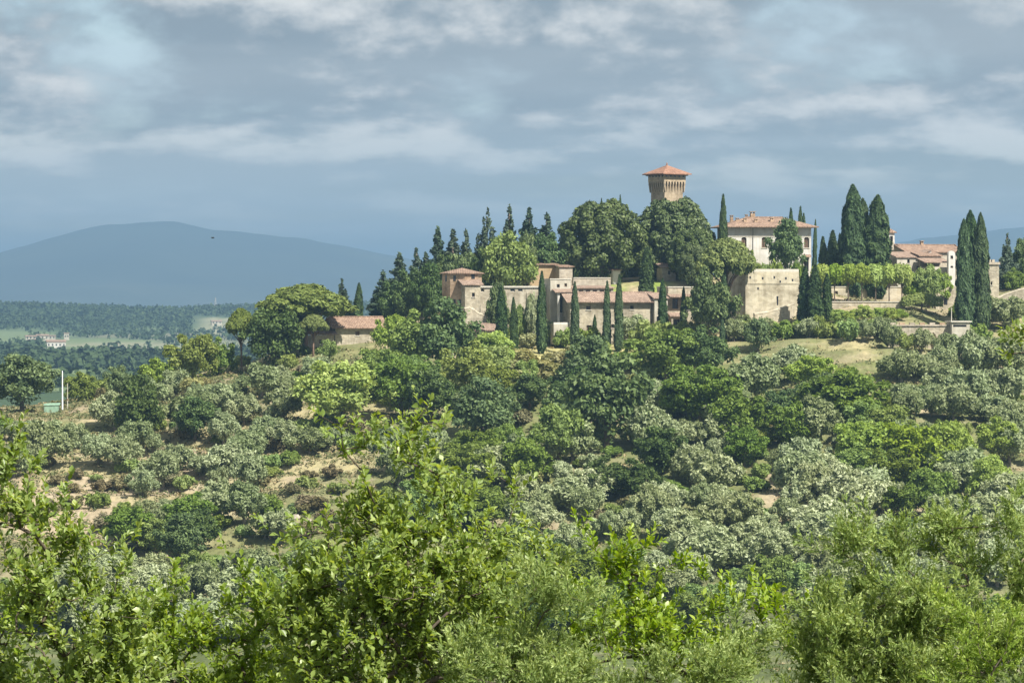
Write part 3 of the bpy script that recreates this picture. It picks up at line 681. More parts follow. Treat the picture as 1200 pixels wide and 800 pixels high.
T('cedar', 'conifer_tree', 401, 380, 30, 54, 'feathery conifer peeping over the umbrella pines', 726)
T('cedar', 'conifer_tree', 1180, 345, 26, 72, 'dark fir on the ridge beyond the church wall', 726)
T('dark', 'evergreen_tree', 1200, 345, 30, 62, 'dark tree on the ridge at the picture edge', 730)
T('oak', 'oak_tree', 1190, 345, 26, 30, 'round green bush tree beside the ridge fir', 722)
g = 'clipped avenue trees'
for k, px in enumerate((962, 978, 994, 1010, 1026, 1042, 1057)):
    T('clipped', 'avenue_tree', px, 354, 26, 46, ('first', 'second', 'third', 'fourth', 'fifth', 'sixth', 'seventh')[k] + ' clipped avenue tree counting from the bastion', 703, g)
T('oak', 'round_tree', 1088, 354, 34, 42, 'round clipped tree in front of the church wing', 705, variant=4)
T('lime', 'round_tree', 1103, 352, 28, 36, 'smaller round clipped tree touching the church wall', 708, variant=2)
T('lime', 'round_tree', 1071, 354, 30, 36, 'pale round tree closing the clipped avenue', 706, variant=3)
# trees on the left skyline and big ones on the slope
T('dark', 'oak_tree', 26, 482, 74, 62, 'broad dark oak on the crest left of the flagpole', 664, variant=0)
T('oak', 'oak_tree', 96, 478, 44, 42, 'round oak on the crest right of the flagpole', 676, variant=0)
T('dark', 'oak_tree', 140, 468, 32, 38, 'small dark round tree alone on the crest', 680, variant=4)
T('lime', 'oak_tree', 184, 462, 44, 38, 'yellow green tree on the crest', 680, variant=1)
T('oak', 'oak_tree', 226, 452, 52, 60, 'tall green tree on the crest before the slender pine', 682, variant=3)
T('oak', 'oak_tree', 256, 446, 36, 48, 'green tree between crest oak and slender pine', 686, variant=1)
T('dark', 'oak_tree', 162, 522, 58, 74, 'dark round holly oak standing alone in the olive grove', None, variant=2)
T('dry', 'brown_shrub', 118, 474, 20, 22, 'browned shrub on the crest beside the lone dark tree', 672)
big = [('oak', 386, 424, 24, 26, 'light tree in front of the farmhouse wall'), ('lime', 463, 422, 46, 56, 'bright tree hiding the end of the farmhouse roof'), ('oak', 446, 464, 60, 54, 'green oak below the farmhouse front'),
 ('lime', 402, 500, 96, 76, 'wide light green tree below the farmhouse'), ('dark', 522, 440, 78, 80, 'large dark oak below the octagonal tower house'), ('oak', 486, 446, 64, 76, 'grey green oak under the conifer wood'),
 ('oak', 470, 488, 70, 64, 'oak in the hollow below the farmhouse trees'), ('oak', 548, 470, 66, 66, 'oak below the small pink lean-to roof'), ('dark', 505, 498, 60, 60, 'dark oak in the wooded hollow'), ('lime', 575, 440, 56, 48, 'light green tree under the cream garden wall'),
 ('dark', 566, 522, 74, 72, 'dark leafy oak in the middle of the slope'), ('dark', 712, 530, 104, 108, 'largest dark oak in the middle of the slope'), ('dark', 690, 478, 70, 76, 'dark oak below the long barn'), ('oak', 655, 545, 60, 66, 'oak left of the largest dark oak'),
 ('oak', 780, 448, 74, 62, 'spreading oak below the end of the barn'), ('dark', 828, 448, 56, 60, 'dark oak below the porch house'), ('oak', 820, 500, 86, 72, 'wide oak on the slope below the leaning pine'), ('oak', 862, 525, 64, 66, 'green oak right of the wide slope oak'),
 ('oak', 985, 505, 96, 72, 'broad green oak below the avenue terrace'), ('lime', 955, 460, 60, 46, 'green bush tree under the bare bank'), ('lime', 1010, 560, 76, 68, 'bright leafy tree, first of the bright row on the right slope'), ('lime', 1060, 568, 96, 76, 'bright leafy tree, widest of the bright row on the right slope'),
 ('lime', 1112, 562, 60, 70, 'bright leafy tree ending the bright row on the right slope'), ('lime', 1160, 600, 52, 62, 'fresh yellow green tree low on the right slope'), ('oak', 930, 530, 56, 56, 'oak beside the bare gully on the right slope'), ('lime', 1172, 540, 52, 46, 'bright tree among olives near the right edge'),
 ('dark', 888, 414, 36, 42, 'dark bushy tree at the foot of the bastion'), ('oak', 615, 575, 62, 62, 'light oak above the silver olives'), ('dark', 770, 560, 60, 56, 'dark oak above the pale bare patch'), ('oak', 1175, 500, 28, 30, 'small dark bush oak near the right edge')]
for kd, px, b, w, h, lb in big: T(kd, 'oak_tree', px, b, w, h, lb, None, 'oaks on the slope')

# --- the olive terraces and scrub of the slope, a coarse plan of what grows where
PLAN = {  # row of the feet: one letter for each 50 px
 452: '....y.oogg.gyyys.so..ooo', 474: '...oooo.gg.gdd..soss.ooo', 500: 's.osooosb..dbdsoosddsooo', 526: 'oOsodooosbsbbg.oossogoso', 552: 'obosoosb.oogoO.sogosgoso',
 578: '.bbosobs.ogoyOdsOsOOgsos', 604: '.bsobosb.ggyOObOOsOOOgsO', 630: '..bogsob..ggOsOOOOsOOsOO', 656: '..sgdsss..sybOybOOOOwOOO', 684: '.OOOgoOOg.sbdbgOOsOOgOsO', 714: '.OOOoOggs.ssdggOsOgOsOgs', 748: 'ggOOogsOsossdggsgOsgsOsg'}
KD = {'o': ('olive', 'olive_tree', 'grey-green olive'), 'O': ('olive_pale', 'olive_tree', 'silvery olive'), 'g': ('oak', 'small_oak_tree', 'small green oak'), 'd': ('dark', 'small_oak_tree', 'dark green oak'),
      'b': ('dry', 'dry_shrub', 'brownish dry shrub'), 'y': ('straw', 'yellow_shrub', 'pale yellow shrub'), 's': ('shrub', 'green_shrub', 'green shrub')}
for row, line in PLAN.items():
    for ci, ch in enumerate(line):
        if ch in '.w': continue
        nn = {'o': 2.0, 'O': 2.0, 'g': 1.6, 'd': 1.5, 'b': 2.0, 'y': 2.4, 's': 2.6}[ch]
        nn = int(nn) + (random.random() < nn - int(nn))
        for q in range(nn):
            px = ci * 50 + 25 + (q - (nn - 1) / 2) * 50 / nn + random.uniform(-9, 9); b = row + random.uniform(-11, 11)
            sc = 1.0 + (row - 450) / 1000.0
            if px < 125 and b < 512: continue
            if px < 430: sc *= .9
            kind, name, ph = KD[ch]
            if ch in 'oO': w = random.choice((28, 34, 40, 44, 48, 54)) * random.uniform(.88, 1.1) * sc; h = w * random.uniform(.72, 1.05)
            elif ch in 'gd': w = random.uniform(38, 58) * sc; h = w * random.uniform(.8, 1.0)
            else: w = random.uniform(17, 32) * sc; h = w * random.uniform(.55, .8)
            tree(kind, name, px, b, w, h, ph, 'olive tree' if ch in 'oO' else ('tree' if ch in 'gd' else 'shrub'), {'o': 'grey-green olives on the terraces', 'O': 'silvery olives on the terraces', 'g': 'small oaks on the slope', 'd': 'small oaks on the slope'}.get(ch, 'shrubs on the slope'))
for _ in range(150):
    px, b = random.uniform(0, 1200), random.uniform(425, 690); ch = 'b' if px < 420 and random.random() < .4 else random.choice('ssy' if 560 < px < 820 and b < 470 else 'sss')
    if px < 130 and b < 500: continue
    kind, name, ph = KD[ch]; w = random.uniform(14, 30); tree('olive' if random.random() < .3 and False else (kind if random.random() < .8 else 'shrub_dark'), name if ch != 's' else 'green_shrub', px, b, w, w * random.uniform(.5, .85), ph, 'shrub', 'shrubs on the slope')
# low hedge of shrubs along the terrace edges and pale bushes below the houses
for px, b, w, h in [(x + random.uniform(-4, 4), 398 - abs(x - 960) * .02 + random.uniform(-4, 3), random.uniform(20, 30), random.uniform(20, 30)) for x in range(868, 1045, 13)]:
    tree('olive' if random.random() < .45 else 'shrub', 'hedge_shrub', px, b, w, h, 'hedge shrub', 'shrub', 'hedge along the foot of the bastion terrace')
for px, b, w, h in [(x + random.uniform(-4, 4), 375 - (x - 985) * .1 + random.uniform(-2, 2), random.uniform(18, 26), random.uniform(16, 22)) for x in range(985, 1062, 14)]:
    tree('lime', 'terrace_shrub', px, b + 8, w, h, 'light green terrace bush', 'shrub', 'bushes under the avenue wall')
for px, b, w, h in [(x + random.uniform(-5, 5), 428 + random.uniform(-10, 12), random.uniform(26, 40), random.uniform(16, 26)) for x in range(600, 800, 12)]:
    tree('straw' if random.random() < .75 else 'shrub', 'yellow_shrub', px, b, w, h, 'pale yellow shrub', 'shrub', 'shrubs on the slope')
for px, b, w, h, k in ((618, 402, 26, 30, 'shrub_dark'), (645, 400, 22, 22, 'shrub_dark'), (650, 400, 24, 24, 'olive'), (616, 400, 32, 36, 'olive'), (594, 404, 18, 22, 'shrub'), (583, 378, 28, 40, 'dark'), (624, 382, 22, 38, 'olive'), (607, 384, 20, 28, 'oak'), (640, 404, 22, 20, 'shrub'), (742, 402, 34, 32, 'olive_pale'), (665, 408, 30, 26, 'shrub'), (690, 410, 36, 28, 'shrub'), (760, 408, 40, 34, 'shrub'), (795, 408, 44, 34, 'shrub'), (815, 402, 30, 26, 'olive'), (620, 408, 30, 20, 'straw'), (1160, 382, 34, 34, 'olive'), (1180, 386, 40, 36, 'olive'), (1128, 382, 34, 30, 'shrub'), (1140, 380, 20, 24, 'shrub'), (1105, 440, 40, 34, 'olive'), (1200, 380, 30, 30, 'olive'),  (1046, 408, 26, 26, 'olive'), (1062, 410, 22, 20, 'shrub'), (1080, 412, 30, 26, 'olive'), (1098, 409, 20, 22, 'dry'), (1112, 413, 30, 24, 'olive'), (1130, 410, 34, 26, 'olive'), (1146, 404, 30, 26, 'shrub'), (575, 398, 24, 30, 'oak'), (860, 400, 30, 28, 'olive'), (878, 398, 24, 26, 'shrub')) :
    tree(k, 'garden_shrub', px, b, w, h, 'olive bush' if 'olive' in k else 'garden shrub', 'shrub', 'garden bushes below the houses', D=None if b > 385 else 698)

ZONES = [(-200, 110, 'the flagpole'), (110, 215, 'the lone dark holly oak'), (215, 310, 'the slender pine'), (310, 440, 'the umbrella pines'), (440, 560, 'the conifer wood'), (560, 662, 'the cream garden wall'), (662, 770, 'the long barn'), (770, 870, 'the leaning pine'), (870, 960, 'the bastion'), (960, 1080, 'the clipped avenue'), (1080, 1170, 'the great cypresses'), (1170, 1500, 'the ridge fir')]
BANDS = [(0, 415, 'the village edge'), (415, 463, 'the top terrace'), (463, 487, 'the second terrace'), (487, 513, 'the third terrace'), (513, 539, 'the fourth terrace'), (539, 565, 'the middle terrace'), (565, 591, 'the sixth terrace'), (591, 617, 'the seventh terrace'), (617, 643, 'the low terrace'), (643, 670, 'the lower bank'), (670, 699, 'the lowest bank'), (699, 900, 'the slope foot')]
ORD = ['first', 'second', 'third', 'fourth', 'fifth', 'sixth', 'seventh', 'eighth', 'ninth', 'tenth', 'eleventh', 'twelfth', 'thirteenth', 'fourteenth', 'fifteenth', 'sixteenth', 'seventeenth', 'eighteenth', 'nineteenth', 'twentieth']
def label_trees():
    gr = {}
    for o, ph, px, b in TREES:
        z = next(n for a, c, n in ZONES if a <= px < c); bd = next(n for a, c, n in BANDS if a <= b < c)
        gr.setdefault((ph, z, bd), []).append((px, o))
    for (ph, z, bd), l in gr.items():
        l.sort(key=lambda t: t[0])
        for i, (px, o) in enumerate(l):
            s = f'{ph} below {z} on {bd}'
            if len(l) > 1: s += f', {ORD[i]} from left'
            o['label'] = s
label_trees()

# --- rough grass and low scrub covering the slope between the trees: nobody could count it
def build_scrub():
    rg = np.random.default_rng(77); n = 25000
    y = rg.uniform(470, 712, n); px = rg.uniform(-40, 1240, n); x = (px - 600) / F * y
    dens = fbm(x / 11, y / 11, 91, 3); px[:9000] = rg.uniform(-20, 440, 9000); y[:9000] = rg.uniform(540, 690, 9000); x = (px - 600) / F * y; dens = fbm(x / 11, y / 11, 91, 3); k = rg.random(n) < (.35 + .65 * sm(dens, 0.38, 0.62)); x, y = x[k], y[k]; z = terrain_z(x, y)
    m = 10; N_ = len(x); C = np.repeat(np.stack([x, y, z], 1), m, 0); r = np.repeat(rg.uniform(.16, .65, N_) ** 1.0, m)
    d = rg.normal(size=(N_ * m, 3)); d /= np.linalg.norm(d, axis=1, keepdims=True); d[:, 2] = np.abs(d[:, 2])
    P = C + d * r[:, None] * np.array([1.2, 1.2, .9])
    V, Fq, T_ = leaf_quads(P, d + rg.normal(size=d.shape) * .7 + [0, 0, .3], r * .55, 1.6, np.clip(np.repeat(rg.random(N_), m) + rg.normal(size=N_ * m) * .12, 0, 1), rg)
    mt = leaf_mat('scrub_leaf', (0.075, 0.10, 0.038), (0.145, 0.155, 0.065), (0.36, 0.29, 0.16), .15, .8, .1, 0, 0)
    me = np_mesh('undergrowth', V, Fq, 4, mt, {'tone': ('FLOAT', 'FACE', T_)})
    tag(link(bpy.data.objects.new('undergrowth', me)), 'rough dry grass and low scrub between the trees of the slope', 'undergrowth', kind='stuff')
build_scrub()

# --- far woods: one mass
def build_far_wood():
    rg = np.random.default_rng(55); P = []
    def sc(n, y0, y1, p0, p1, h0, h1, cond=None):
        y = rg.uniform(y0, y1, n); px = rg.uniform(p0, p1, n); x = (px - 600) / F * y
        if cond is not None: k = cond(x, y, px); x, y = x[k], y[k]
        P.append(np.stack([x, y, terrain_z(x, y), rg.uniform(h0, h1, len(x))], 1))
    k1 = lambda x, y, px: fbm(x / 140 + 3, y / 260, 51, 3) > .49
    sc(8200, 4080, 4900, -250, 700, 4.5, 8, lambda x, y, px: ~((px > 225) & (px < 330) & (y < 4500)) & (fbm(x / 90, y / 200, 66, 3) > .3))
    sc(1300, 4900, 5250, -250, 700, 5, 9)
    sc(1900, 2200, 2560, 30, 420, 5, 10); sc(900, 3300, 4080, -150, 500, 5, 9, k1); sc(700, 1500, 2150, -150, 400, 5, 8, k1); sc(350, 2600, 3250, 40, 400, 4, 7, lambda x, y, px: fbm(x / 45, y / 160, 57, 3) > .55); sc(700, 2300, 3300, -200, 50, 5, 10)
    P = np.concatenate(P); n = len(P); m = 11
    C = np.repeat(P[:, :3], m, 0); h = np.repeat(P[:, 3], m); d = rg.normal(size=(n * m, 3)); d /= np.linalg.norm(d, axis=1, keepdims=True); d[:, 2] = np.abs(d[:, 2])
    pt = np.repeat(rg.random(n) < .25, m)[:, None]
    Q = C + d * h[:, None] * np.where(pt, np.array([.2, .2, 1.0]), np.array([.5, .5, .75])) + np.array([0, 0, .12]) * h[:, None]
    V, Fq, T_ = leaf_quads(Q, d + rg.normal(size=d.shape) * .4, h * .43, 1.2, np.clip(np.repeat(rg.random(n) * .7, m) + rg.normal(size=n * m) * .15, 0, 1), rg)
    me = np_mesh('forest', V, Fq, 4, M['far_leaf'], {'tone': ('FLOAT', 'FACE', T_)})
    tag(link(bpy.data.objects.new('forest', me)), 'hazy woods covering the far ridge across the valley', 'forest', kind='stuff')
build_far_wood()
# ------------------------------------------------------------------ buildings
class Bld:
    """a building set out from its front left corner; x along the front, y into the depth, z up; px/rows of the photo give its measures"""
    def __init__(s, name, label, L, base, D, phi=18.0, cat='house', group=None):
        s.L, s.base, s.D, s.c = L, base, D, math.cos(R(phi)); s.m = D / F
        s.root = empty(name, W(L, base, D), R(phi)); tag(s.root, label, cat, group)
    def X(s, px): return (px - s.L) * s.m / s.c
    def Z(s, row): return (s.base - row) * s.m
    def part(s, name, mb, mat, parent=None, smooth=False): return mb.build(name, mat, parent or s.root, smooth)
    def walls(s, mat, pl, pr, top, depth, below=3.0, openings=(), y=0.0, name='wall', topz=None, gable=None, batter=0.0):
        """four walls; the front has true openings (px0, px1, row0, row1)"""
        x0, x1, z1 = s.X(pl), s.X(pr), s.Z(top) if topz is None else topz
        mb = MB(); op = [(s.X(a), s.X(b), s.Z(d), s.Z(c)) for a, b, c, d in openings]
        xs = sorted({x0, x1} | {v for o in op for v in o[:2]}); zs = sorted({-below, z1} | {v for o in op for v in o[2:]})
        isop = lambda xa, xb, za, zb: any(o[0] - 1e-6 <= xa and xb <= o[1] + 1e-6 and o[2] - 1e-6 <= za and zb <= o[3] + 1e-6 for o in op)
        dp = 0.4; G = {}
        for i in range(len(xs) - 1):
            for j in range(len(zs) - 1): G[i, j] = isop(xs[i], xs[i + 1], zs[j], zs[j + 1])
        for (i, j), o in G.items():
            xa, xb, za, zb = xs[i], xs[i + 1], zs[j], zs[j + 1]
            if not o: mb.quad((xa, y, za), (xb, y, za), (xb, y, zb), (xa, y, zb)); continue
            if not G.get((i - 1, j), False): mb.quad((xa, y, za), (xa, y, zb), (xa, y + dp, zb), (xa, y + dp, za))
            if not G.get((i + 1, j), False): mb.quad((xb, y, zb), (xb, y, za), (xb, y + dp, za), (xb, y + dp, zb))
            if not G.get((i, j - 1), False): mb.quad((xa, y, za), (xa, y + dp, za), (xb, y + dp, za), (xb, y, za))
            if not G.get((i, j + 1), False): mb.quad((xa, y, zb), (xb, y, zb), (xb, y + dp, zb), (xa, y + dp, zb))
        yb = y + depth
        for xa in (x0, x1):
            if gable: mb.add([(xa, y, -below), (xa, yb, -below), (xa, yb, z1), (xa, (y + yb) / 2, gable), (xa, y, z1)], [(0, 1, 2, 3, 4)])
            else: mb.quad((xa, y, -below), (xa, yb, -below), (xa, yb, z1), (xa, y, z1))
        mb.quad((x0, yb, -below), (x1, yb, -below), (x1, yb, z1), (x0, yb, z1))
        if not gable: mb.quad((x0, y, z1), (x1, y, z1), (x1, yb, z1), (x0, yb, z1))
        return s.part(name, mb, mat)
    def window(s, p0, p1, r0, r1, style='glass', y=0.0, frame=None, sill=True):
        x0, x1, z0, z1 = s.X(p0), s.X(p1), s.Z(r1), s.Z(r0); t = .09; fm = frame or M['wood']
        mb = MB(); ya, yb = y + .2, y + .3
        mb.box(x0, x0 + t, ya, yb, z0, z1).box(x1 - t, x1, ya, yb, z0, z1).box(x0 + t, x1 - t, ya, yb, z1 - t, z1).box(x0 + t, x1 - t, ya, yb, z0, z0 + t)
        if style != 'hole' and x1 - x0 > .8: mb.box((x0 + x1) / 2 - .04, (x0 + x1) / 2 + .04, ya, yb, z0 + t, z1 - t)
        w = s.part('window', mb, fm)
        s.part('pane', MB().box(x0, x1, y + .31, y + .385, z0, z1), M['wood'] if style == 'shutter' else M['dark'], w)  # in open holes the dark pane is painted shade, not glass
        if sill: s.part('sill', MB().box(x0 - .12, x1 + .12, y - .12, y - .003, z0 - .14, z0 - .003), M['cap'], w)
        return w
    def roof(s, kind, mat, pl, pr, eave, ridge, depth, o=.7, y=0.0, t=.18, ez=None, rz=None, name='roof', lift=.004):
        x0, x1 = s.X(pl) - o, s.X(pr) + o; ya, yb = y - o, y + depth + o; ze = (s.Z(eave) if ez is None else ez) + t + lift; zr = (s.Z(ridge) if rz is None else rz) + t + lift
        ym = (ya + yb) / 2; mb = MB()
        if kind == 'gable': polys = [[(x0, ya, ze), (x1, ya, ze), (x1, ym, zr), (x0, ym, zr)], [(x1, yb, ze), (x0, yb, ze), (x0, ym, zr), (x1, ym, zr)]]
        elif kind == 'hip':
            h = min((yb - ya) / 2, (x1 - x0) / 2 - .01); xa, xb = x0 + h, x1 - h
            polys = [[(x0, ya, ze), (x1, ya, ze), (xb, ym, zr), (xa, ym, zr)], [(x1, yb, ze), (x0, yb, ze), (xa, ym, zr), (xb, ym, zr)], [(x0, yb, ze), (x0, ya, ze), (xa, ym, zr)], [(x1, ya, ze), (x1, yb, ze), (xb, ym, zr)]]
        elif kind == 'shed': polys = [[(x0, ya, ze), (x1, ya, ze), (x1, yb - o, zr), (x0, yb - o, zr)]]
        elif kind == 'pyramid': c = ((x0 + x1) / 2, ym, zr); q = [(x0, ya, ze), (x1, ya, ze), (x1, yb, ze), (x0, yb, ze)]; polys = [[q[i], q[(i + 1) % 4], c] for i in range(4)]
        mb.slab(polys, t); rf = s.part(name, mb, mat)
        if kind in ('gable', 'hip'):
            a, b = (x0, x1) if kind == 'gable' else (xa, xb)
            if b - a > 1: s.part('ridge_cap', MB().tube([(a, ym, zr + .02), ((a + b) / 2, ym, zr + .0), (b, ym, zr + .02)], .16, 6), mat, rf)
        return rf
    def chimney(s, px, r0, r1, y, w=.7, mat=None, parent=None, cap=True):
        x = s.X(px); z0, z1 = s.Z(r1), s.Z(r0); mb = MB().box(x - w / 2, x + w / 2, y - w / 2, y + w / 2, z0 - .8, z1)
        if cap:
            for sx in (-1, 1): mb.box(x + sx * w * .32 - .08, x + sx * w * .32 + .08, y - w * .4, y + w * .4, z1 + .002, z1 + .3)
            mb.box(x - w * .65, x + w * .65, y - w * .65, y + w * .65, z1 + .302, z1 + .42)
        return s.part('chimney', mb, mat or M['rust_stone'], parent)

# square tower with overhanging head
def square_tower():
    phi, D = 34.0, 748.0; m = D / F
    b = Bld('stone_tower', 'square stone tower with corbelled head and shallow red roof', 781.5, 330, D, phi, 'tower')
    hw = 31.5 * m / 2 * 1.0; sw = 26.5 * m / 2           # half widths of head and shaft
    Z = b.Z; r = b.root
    yc = 0.0
    def ring(h0, z0, h1, z1): return [(sx * h, yc + sy * h, z) for h, z in ((h0, z0), (h1, z1)) for sx, sy in ((-1, -1), (1, -1), (1, 1), (-1, 1))]
    def frus(mb, h0, z0, h1, z1): mb.add(ring(h0, z0, h1, z1), [(0, 1, 5, 4), (1, 2, 6, 5), (2, 3, 7, 6), (3, 0, 4, 7), (4, 5, 6, 7), (3, 2, 1, 0)]); return mb
    frus(MB(), sw * 1.06, -4, sw, Z(219)).build('shaft', M['tower'], r)
    head = frus(MB(), hw, Z(213.5), hw, Z(204.2)).build('head', M['tower'], r)
    cb = MB(); zt, zb = Z(213.5) - .003, Z(226)            # one corbel: a tapering bracket
    dpt = hw - sw
    cb.add([(-.17, 0, zt), (.17, 0, zt), (.17, dpt, zt), (-.17, dpt, zt), (-.17, dpt - .02, zb), (.17, dpt - .02, zb), (-.17, 0, zt - .5), (.17, 0, zt - .5)], [(0, 1, 2, 3), (6, 7, 1, 0), (4, 5, 7, 6), (0, 3, 4, 6), (1, 7, 5, 2)])
    cm = cb.mesh('corbel', M['tower'])
    for side in range(4):
        for k in range(8):
            o = link(bpy.data.objects.new('corbel', cm), r); a = side * math.pi / 2
            off = -hw + .25 + (2 * hw - .5) * k / 7; p = Matrix.Rotation(a, 4, 'Z') @ Vector((off, -hw + .004, 0)); o.location = p; o.rotation_euler = (0, 0, a)
    gap = MB()
    for side in range(4):
        a = Matrix.Rotation(side * math.pi / 2, 4, 'Z')
        for k in range(5):
            off = -hw + .6 + (2 * hw - 1.2) * k / 4; c = [a @ Vector(v) for v in ((off - .22, -hw - .01, Z(208)), (off + .22, -hw - .01, Z(208)), (off + .22, -hw - .01, Z(205)), (off - .22, -hw - .01, Z(205)))]
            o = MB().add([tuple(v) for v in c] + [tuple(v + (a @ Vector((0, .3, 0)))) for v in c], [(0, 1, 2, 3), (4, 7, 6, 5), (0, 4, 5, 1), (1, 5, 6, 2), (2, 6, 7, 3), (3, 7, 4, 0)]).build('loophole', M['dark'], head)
    ew = 41.5 * m / 2; ze, zr = Z(204), Z(193.6)
    q = [(-ew, -ew, ze), (ew, -ew, ze), (ew, ew, ze), (-ew, ew, ze)]; mb = MB().slab([[q[i], q[(i + 1) % 4], (0, 0, zr)] for i in range(4)], .22)
    rf = mb.build('roof', M['tile_red'], r)
    MB().tube([(0, 0, zr - .1), (0, 0, zr + .5)], [.22, .1], 6).build('finial', M['tile_red'], rf)
    rm = MB().box(-.07, .07, -ew + .15, -hw - .006, ze - .42, ze - .235).mesh('rafter', M['eave_wood'])
    for side in range(4):
        for k in range(11):
            o = link(bpy.data.objects.new('rafter', rm), rf); a = side * math.pi / 2; o.rotation_euler = (0, 0, a); o.location = Matrix.Rotation(a, 4, 'Z') @ Vector((-hw + .2 + (2 * hw - .4) * k / 10, 0, 0))
square_tower()

# white villa
b = Bld('villa', 'long white villa with hipped tile roof and many chimneys', 853, 326, 734, 10, 'villa')
wins = [(869, 875, 279, 290), (893, 899, 279, 290), (918, 924, 279, 290), (943.5, 949.5, 279, 290)]
doors = [(943.5, 949, 301, 318)]
arch = [(a + .9, c - .9, t - 1.2, t) for a, c, t, d in wins]
b.walls(M['white'], 853, 952, 266.5, 9.5, 4, wins + doors + arch)
for w_ in wins: b.window(*w_, style='shutter')
for w_ in arch: b.window(*w_, style='shutter', sill=False)
for w_ in doors: b.window(*w_, style='glass', sill=False)
b.part('canopy', MB().slab([[(b.X(941), -1.0, b.Z(300.5)), (b.X(951), -1.0, b.Z(300.5)), (b.X(951), -.004, b.Z(298)), (b.X(941), -.004, b.Z(298))]], .12), M['tile'])
b.part('string_course', MB().box(b.X(853), b.X(952), -.08, -.003, b.Z(277.6), b.Z(276.6)), M['cap'])
rf = b.roof('hip', M['tile'], 853, 952, 266.5, 255, 9.5, 1.3)
for px, r0, r1, y, w in ((867, 257.5, 261, 2.2, .6), (876, 257.5, 262, 2.0, .6), (888.5, 258.5, 263, 1.8, .6), (908, 257, 261, 2.2, .65), (889, 249.5, 256, 5.0, .95), (882, 253, 257, 5.2, .5), (864, 254, 258, 5.0, .6), (926, 260, 264, 2.4, .6)): b.chimney(px, r0, r1, y, w, parent=rf)
b.part('drainpipe', MB().tube([(b.X(882.5), -.09, b.Z(267)), (b.X(882.5), -.09, b.Z(316))], .06, 5), M['iron'])

# bastion
def bastion():
    phi = 20.0; D = 690.0; b = Bld('bastion_wall', 'tall battered stone bastion holding up the villa terrace', 873.5, 386, D, phi, 'wall')
    X1 = b.X(938); dep = 17 * b.m / math.sin(R(phi)); zt = b.Z(318.5); bt = 1.1
    mb = MB(); v = [(-bt * .4, -bt, -3), (X1 + bt * .3, -bt, -3), (X1 + bt * .3, dep + 14, -3), (-bt * .4, dep, -3), (0, 0, zt), (X1, 0, zt), (X1, dep + 14, zt), (0, dep, zt)]
    mb.add(v, [(0, 1, 5, 4), (1, 2, 6, 5), (2, 3, 7, 6), (3, 0, 4, 7), (4, 5, 6, 7)]); b.part('wall', mb, M['bastion'])
    z2 = b.Z(332); k = 1 - (z2 + 3) / (zt + 3)
    b.part('string_course', MB().box(-bt * .4 * k - .05, X1 + .1, -bt * k - .12, -bt * k + .3, z2 - .12, z2 + .12), M['bastion'])
    b.part('parapet', MB().box(.02, X1 - .02, .02, .6, zt + .003, zt + .55), M['cap'])
    b.part('parapet', MB().box(.02, .62, .603, dep, zt + .003, zt + .55), M['cap'])
    def hole(px, row, w, h):
        z = b.Z(row); k = 1 - (z + 3) / (zt + 3); x = b.X(px); y = -bt * k
        b.part('opening', MB().box(x - w / 2, x + w / 2, y - .06, y + .5, z - h / 2, z + h / 2), M['dark'])  # solid dark box, the shade inside the hole put in as colour
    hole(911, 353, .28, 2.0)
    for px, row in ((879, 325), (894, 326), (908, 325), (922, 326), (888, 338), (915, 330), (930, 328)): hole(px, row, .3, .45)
    # low rubble wall climbing along the foot
    L = [(878, 369), (895, 366.5), (912, 362), (926, 357)]
    pts = [(b.X(p), -2.6, b.Z(r)) for p, r in L]
    w = MB()
    for (xa, ya, za), (xb, yb, zb) in zip(pts, pts[1:]):
        w.add([(xa, ya, -3), (xb, yb, -3), (xb, yb, zb), (xa, ya, za), (xa, ya + .6, -3), (xb, yb + .6, -3), (xb, yb + .6, zb), (xa, ya + .6, za)], [(0, 1, 2, 3), (5, 4, 7, 6), (3, 2, 6, 7), (0, 3, 7, 4), (1, 5, 6, 2)])
    o = w.build('ramp_wall', M['stone']); o.location = b.root.location; o.rotation_euler = b.root.rotation_euler; tag(o, 'low sloping stone wall along the foot of the bastion', 'wall')
    c = MB(); c.tube([(x, y + .3, z + .06) for x, y, z in pts], .36, 6); c.build('coping', M['stone'], o)
bastion()

# long barn
b = Bld('stone_barn', 'long two storey stone barn with pale tile roof', 668, 408, 697, 14, 'barn')
wins = [(687, 692.5, 358.5, 363), (739, 743.5, 358, 362.5), (748.5, 755.5, 379.5, 384), (716.5, 720.5, 380, 384.5), (687.5, 693.5, 381, 387.5)]
b.walls(M['stone'], 668, 766, 354.5, 7.5, 4, wins, gable=b.Z(354.5) + 2.0)
for i, w_ in enumerate(wins): b.window(*w_, style='shutter' if i == 4 else 'glass')
b.roof('gable', M['tile_pale'], 668, 766, 354.5, 0, 7.5, .95, rz=b.Z(343.5))
b.part('drainpipe', MB().tube([(b.X(764.5), -.1, b.Z(354)), (b.X(764.5), -.1, b.Z(392))], .07, 5), M['iron'])
# loggia wing behind the barn ridge
b = Bld('loggia_wing', 'low gallery with a row of dark openings behind the barn roof', 667, 352, 709, 14, 'house')
wins = [(670 + k * 8.2, 675.5 + k * 8.2, 339.5, 343.8) for k in range(6)]
b.walls(M['cream'], 667, 719, 338, 4, 4, wins)
for w_ in wins: b.window(*w_, style='hole', sill=False)
b.roof('shed', M['tile_pale'], 667, 719, 338, 335.5, 4, .35)
b = Bld('stone_wall', 'shaded grey retaining wall under the great holm oak', 672, 345, 716, 14, 'wall')
b.walls(M['grey_stone'], 672, 716, 326, 1.2, 5)
b.part('coping', MB().box(b.X(672), b.X(716), -.1, 1.3, b.Z(326) + .003, b.Z(325)), M['cap'])
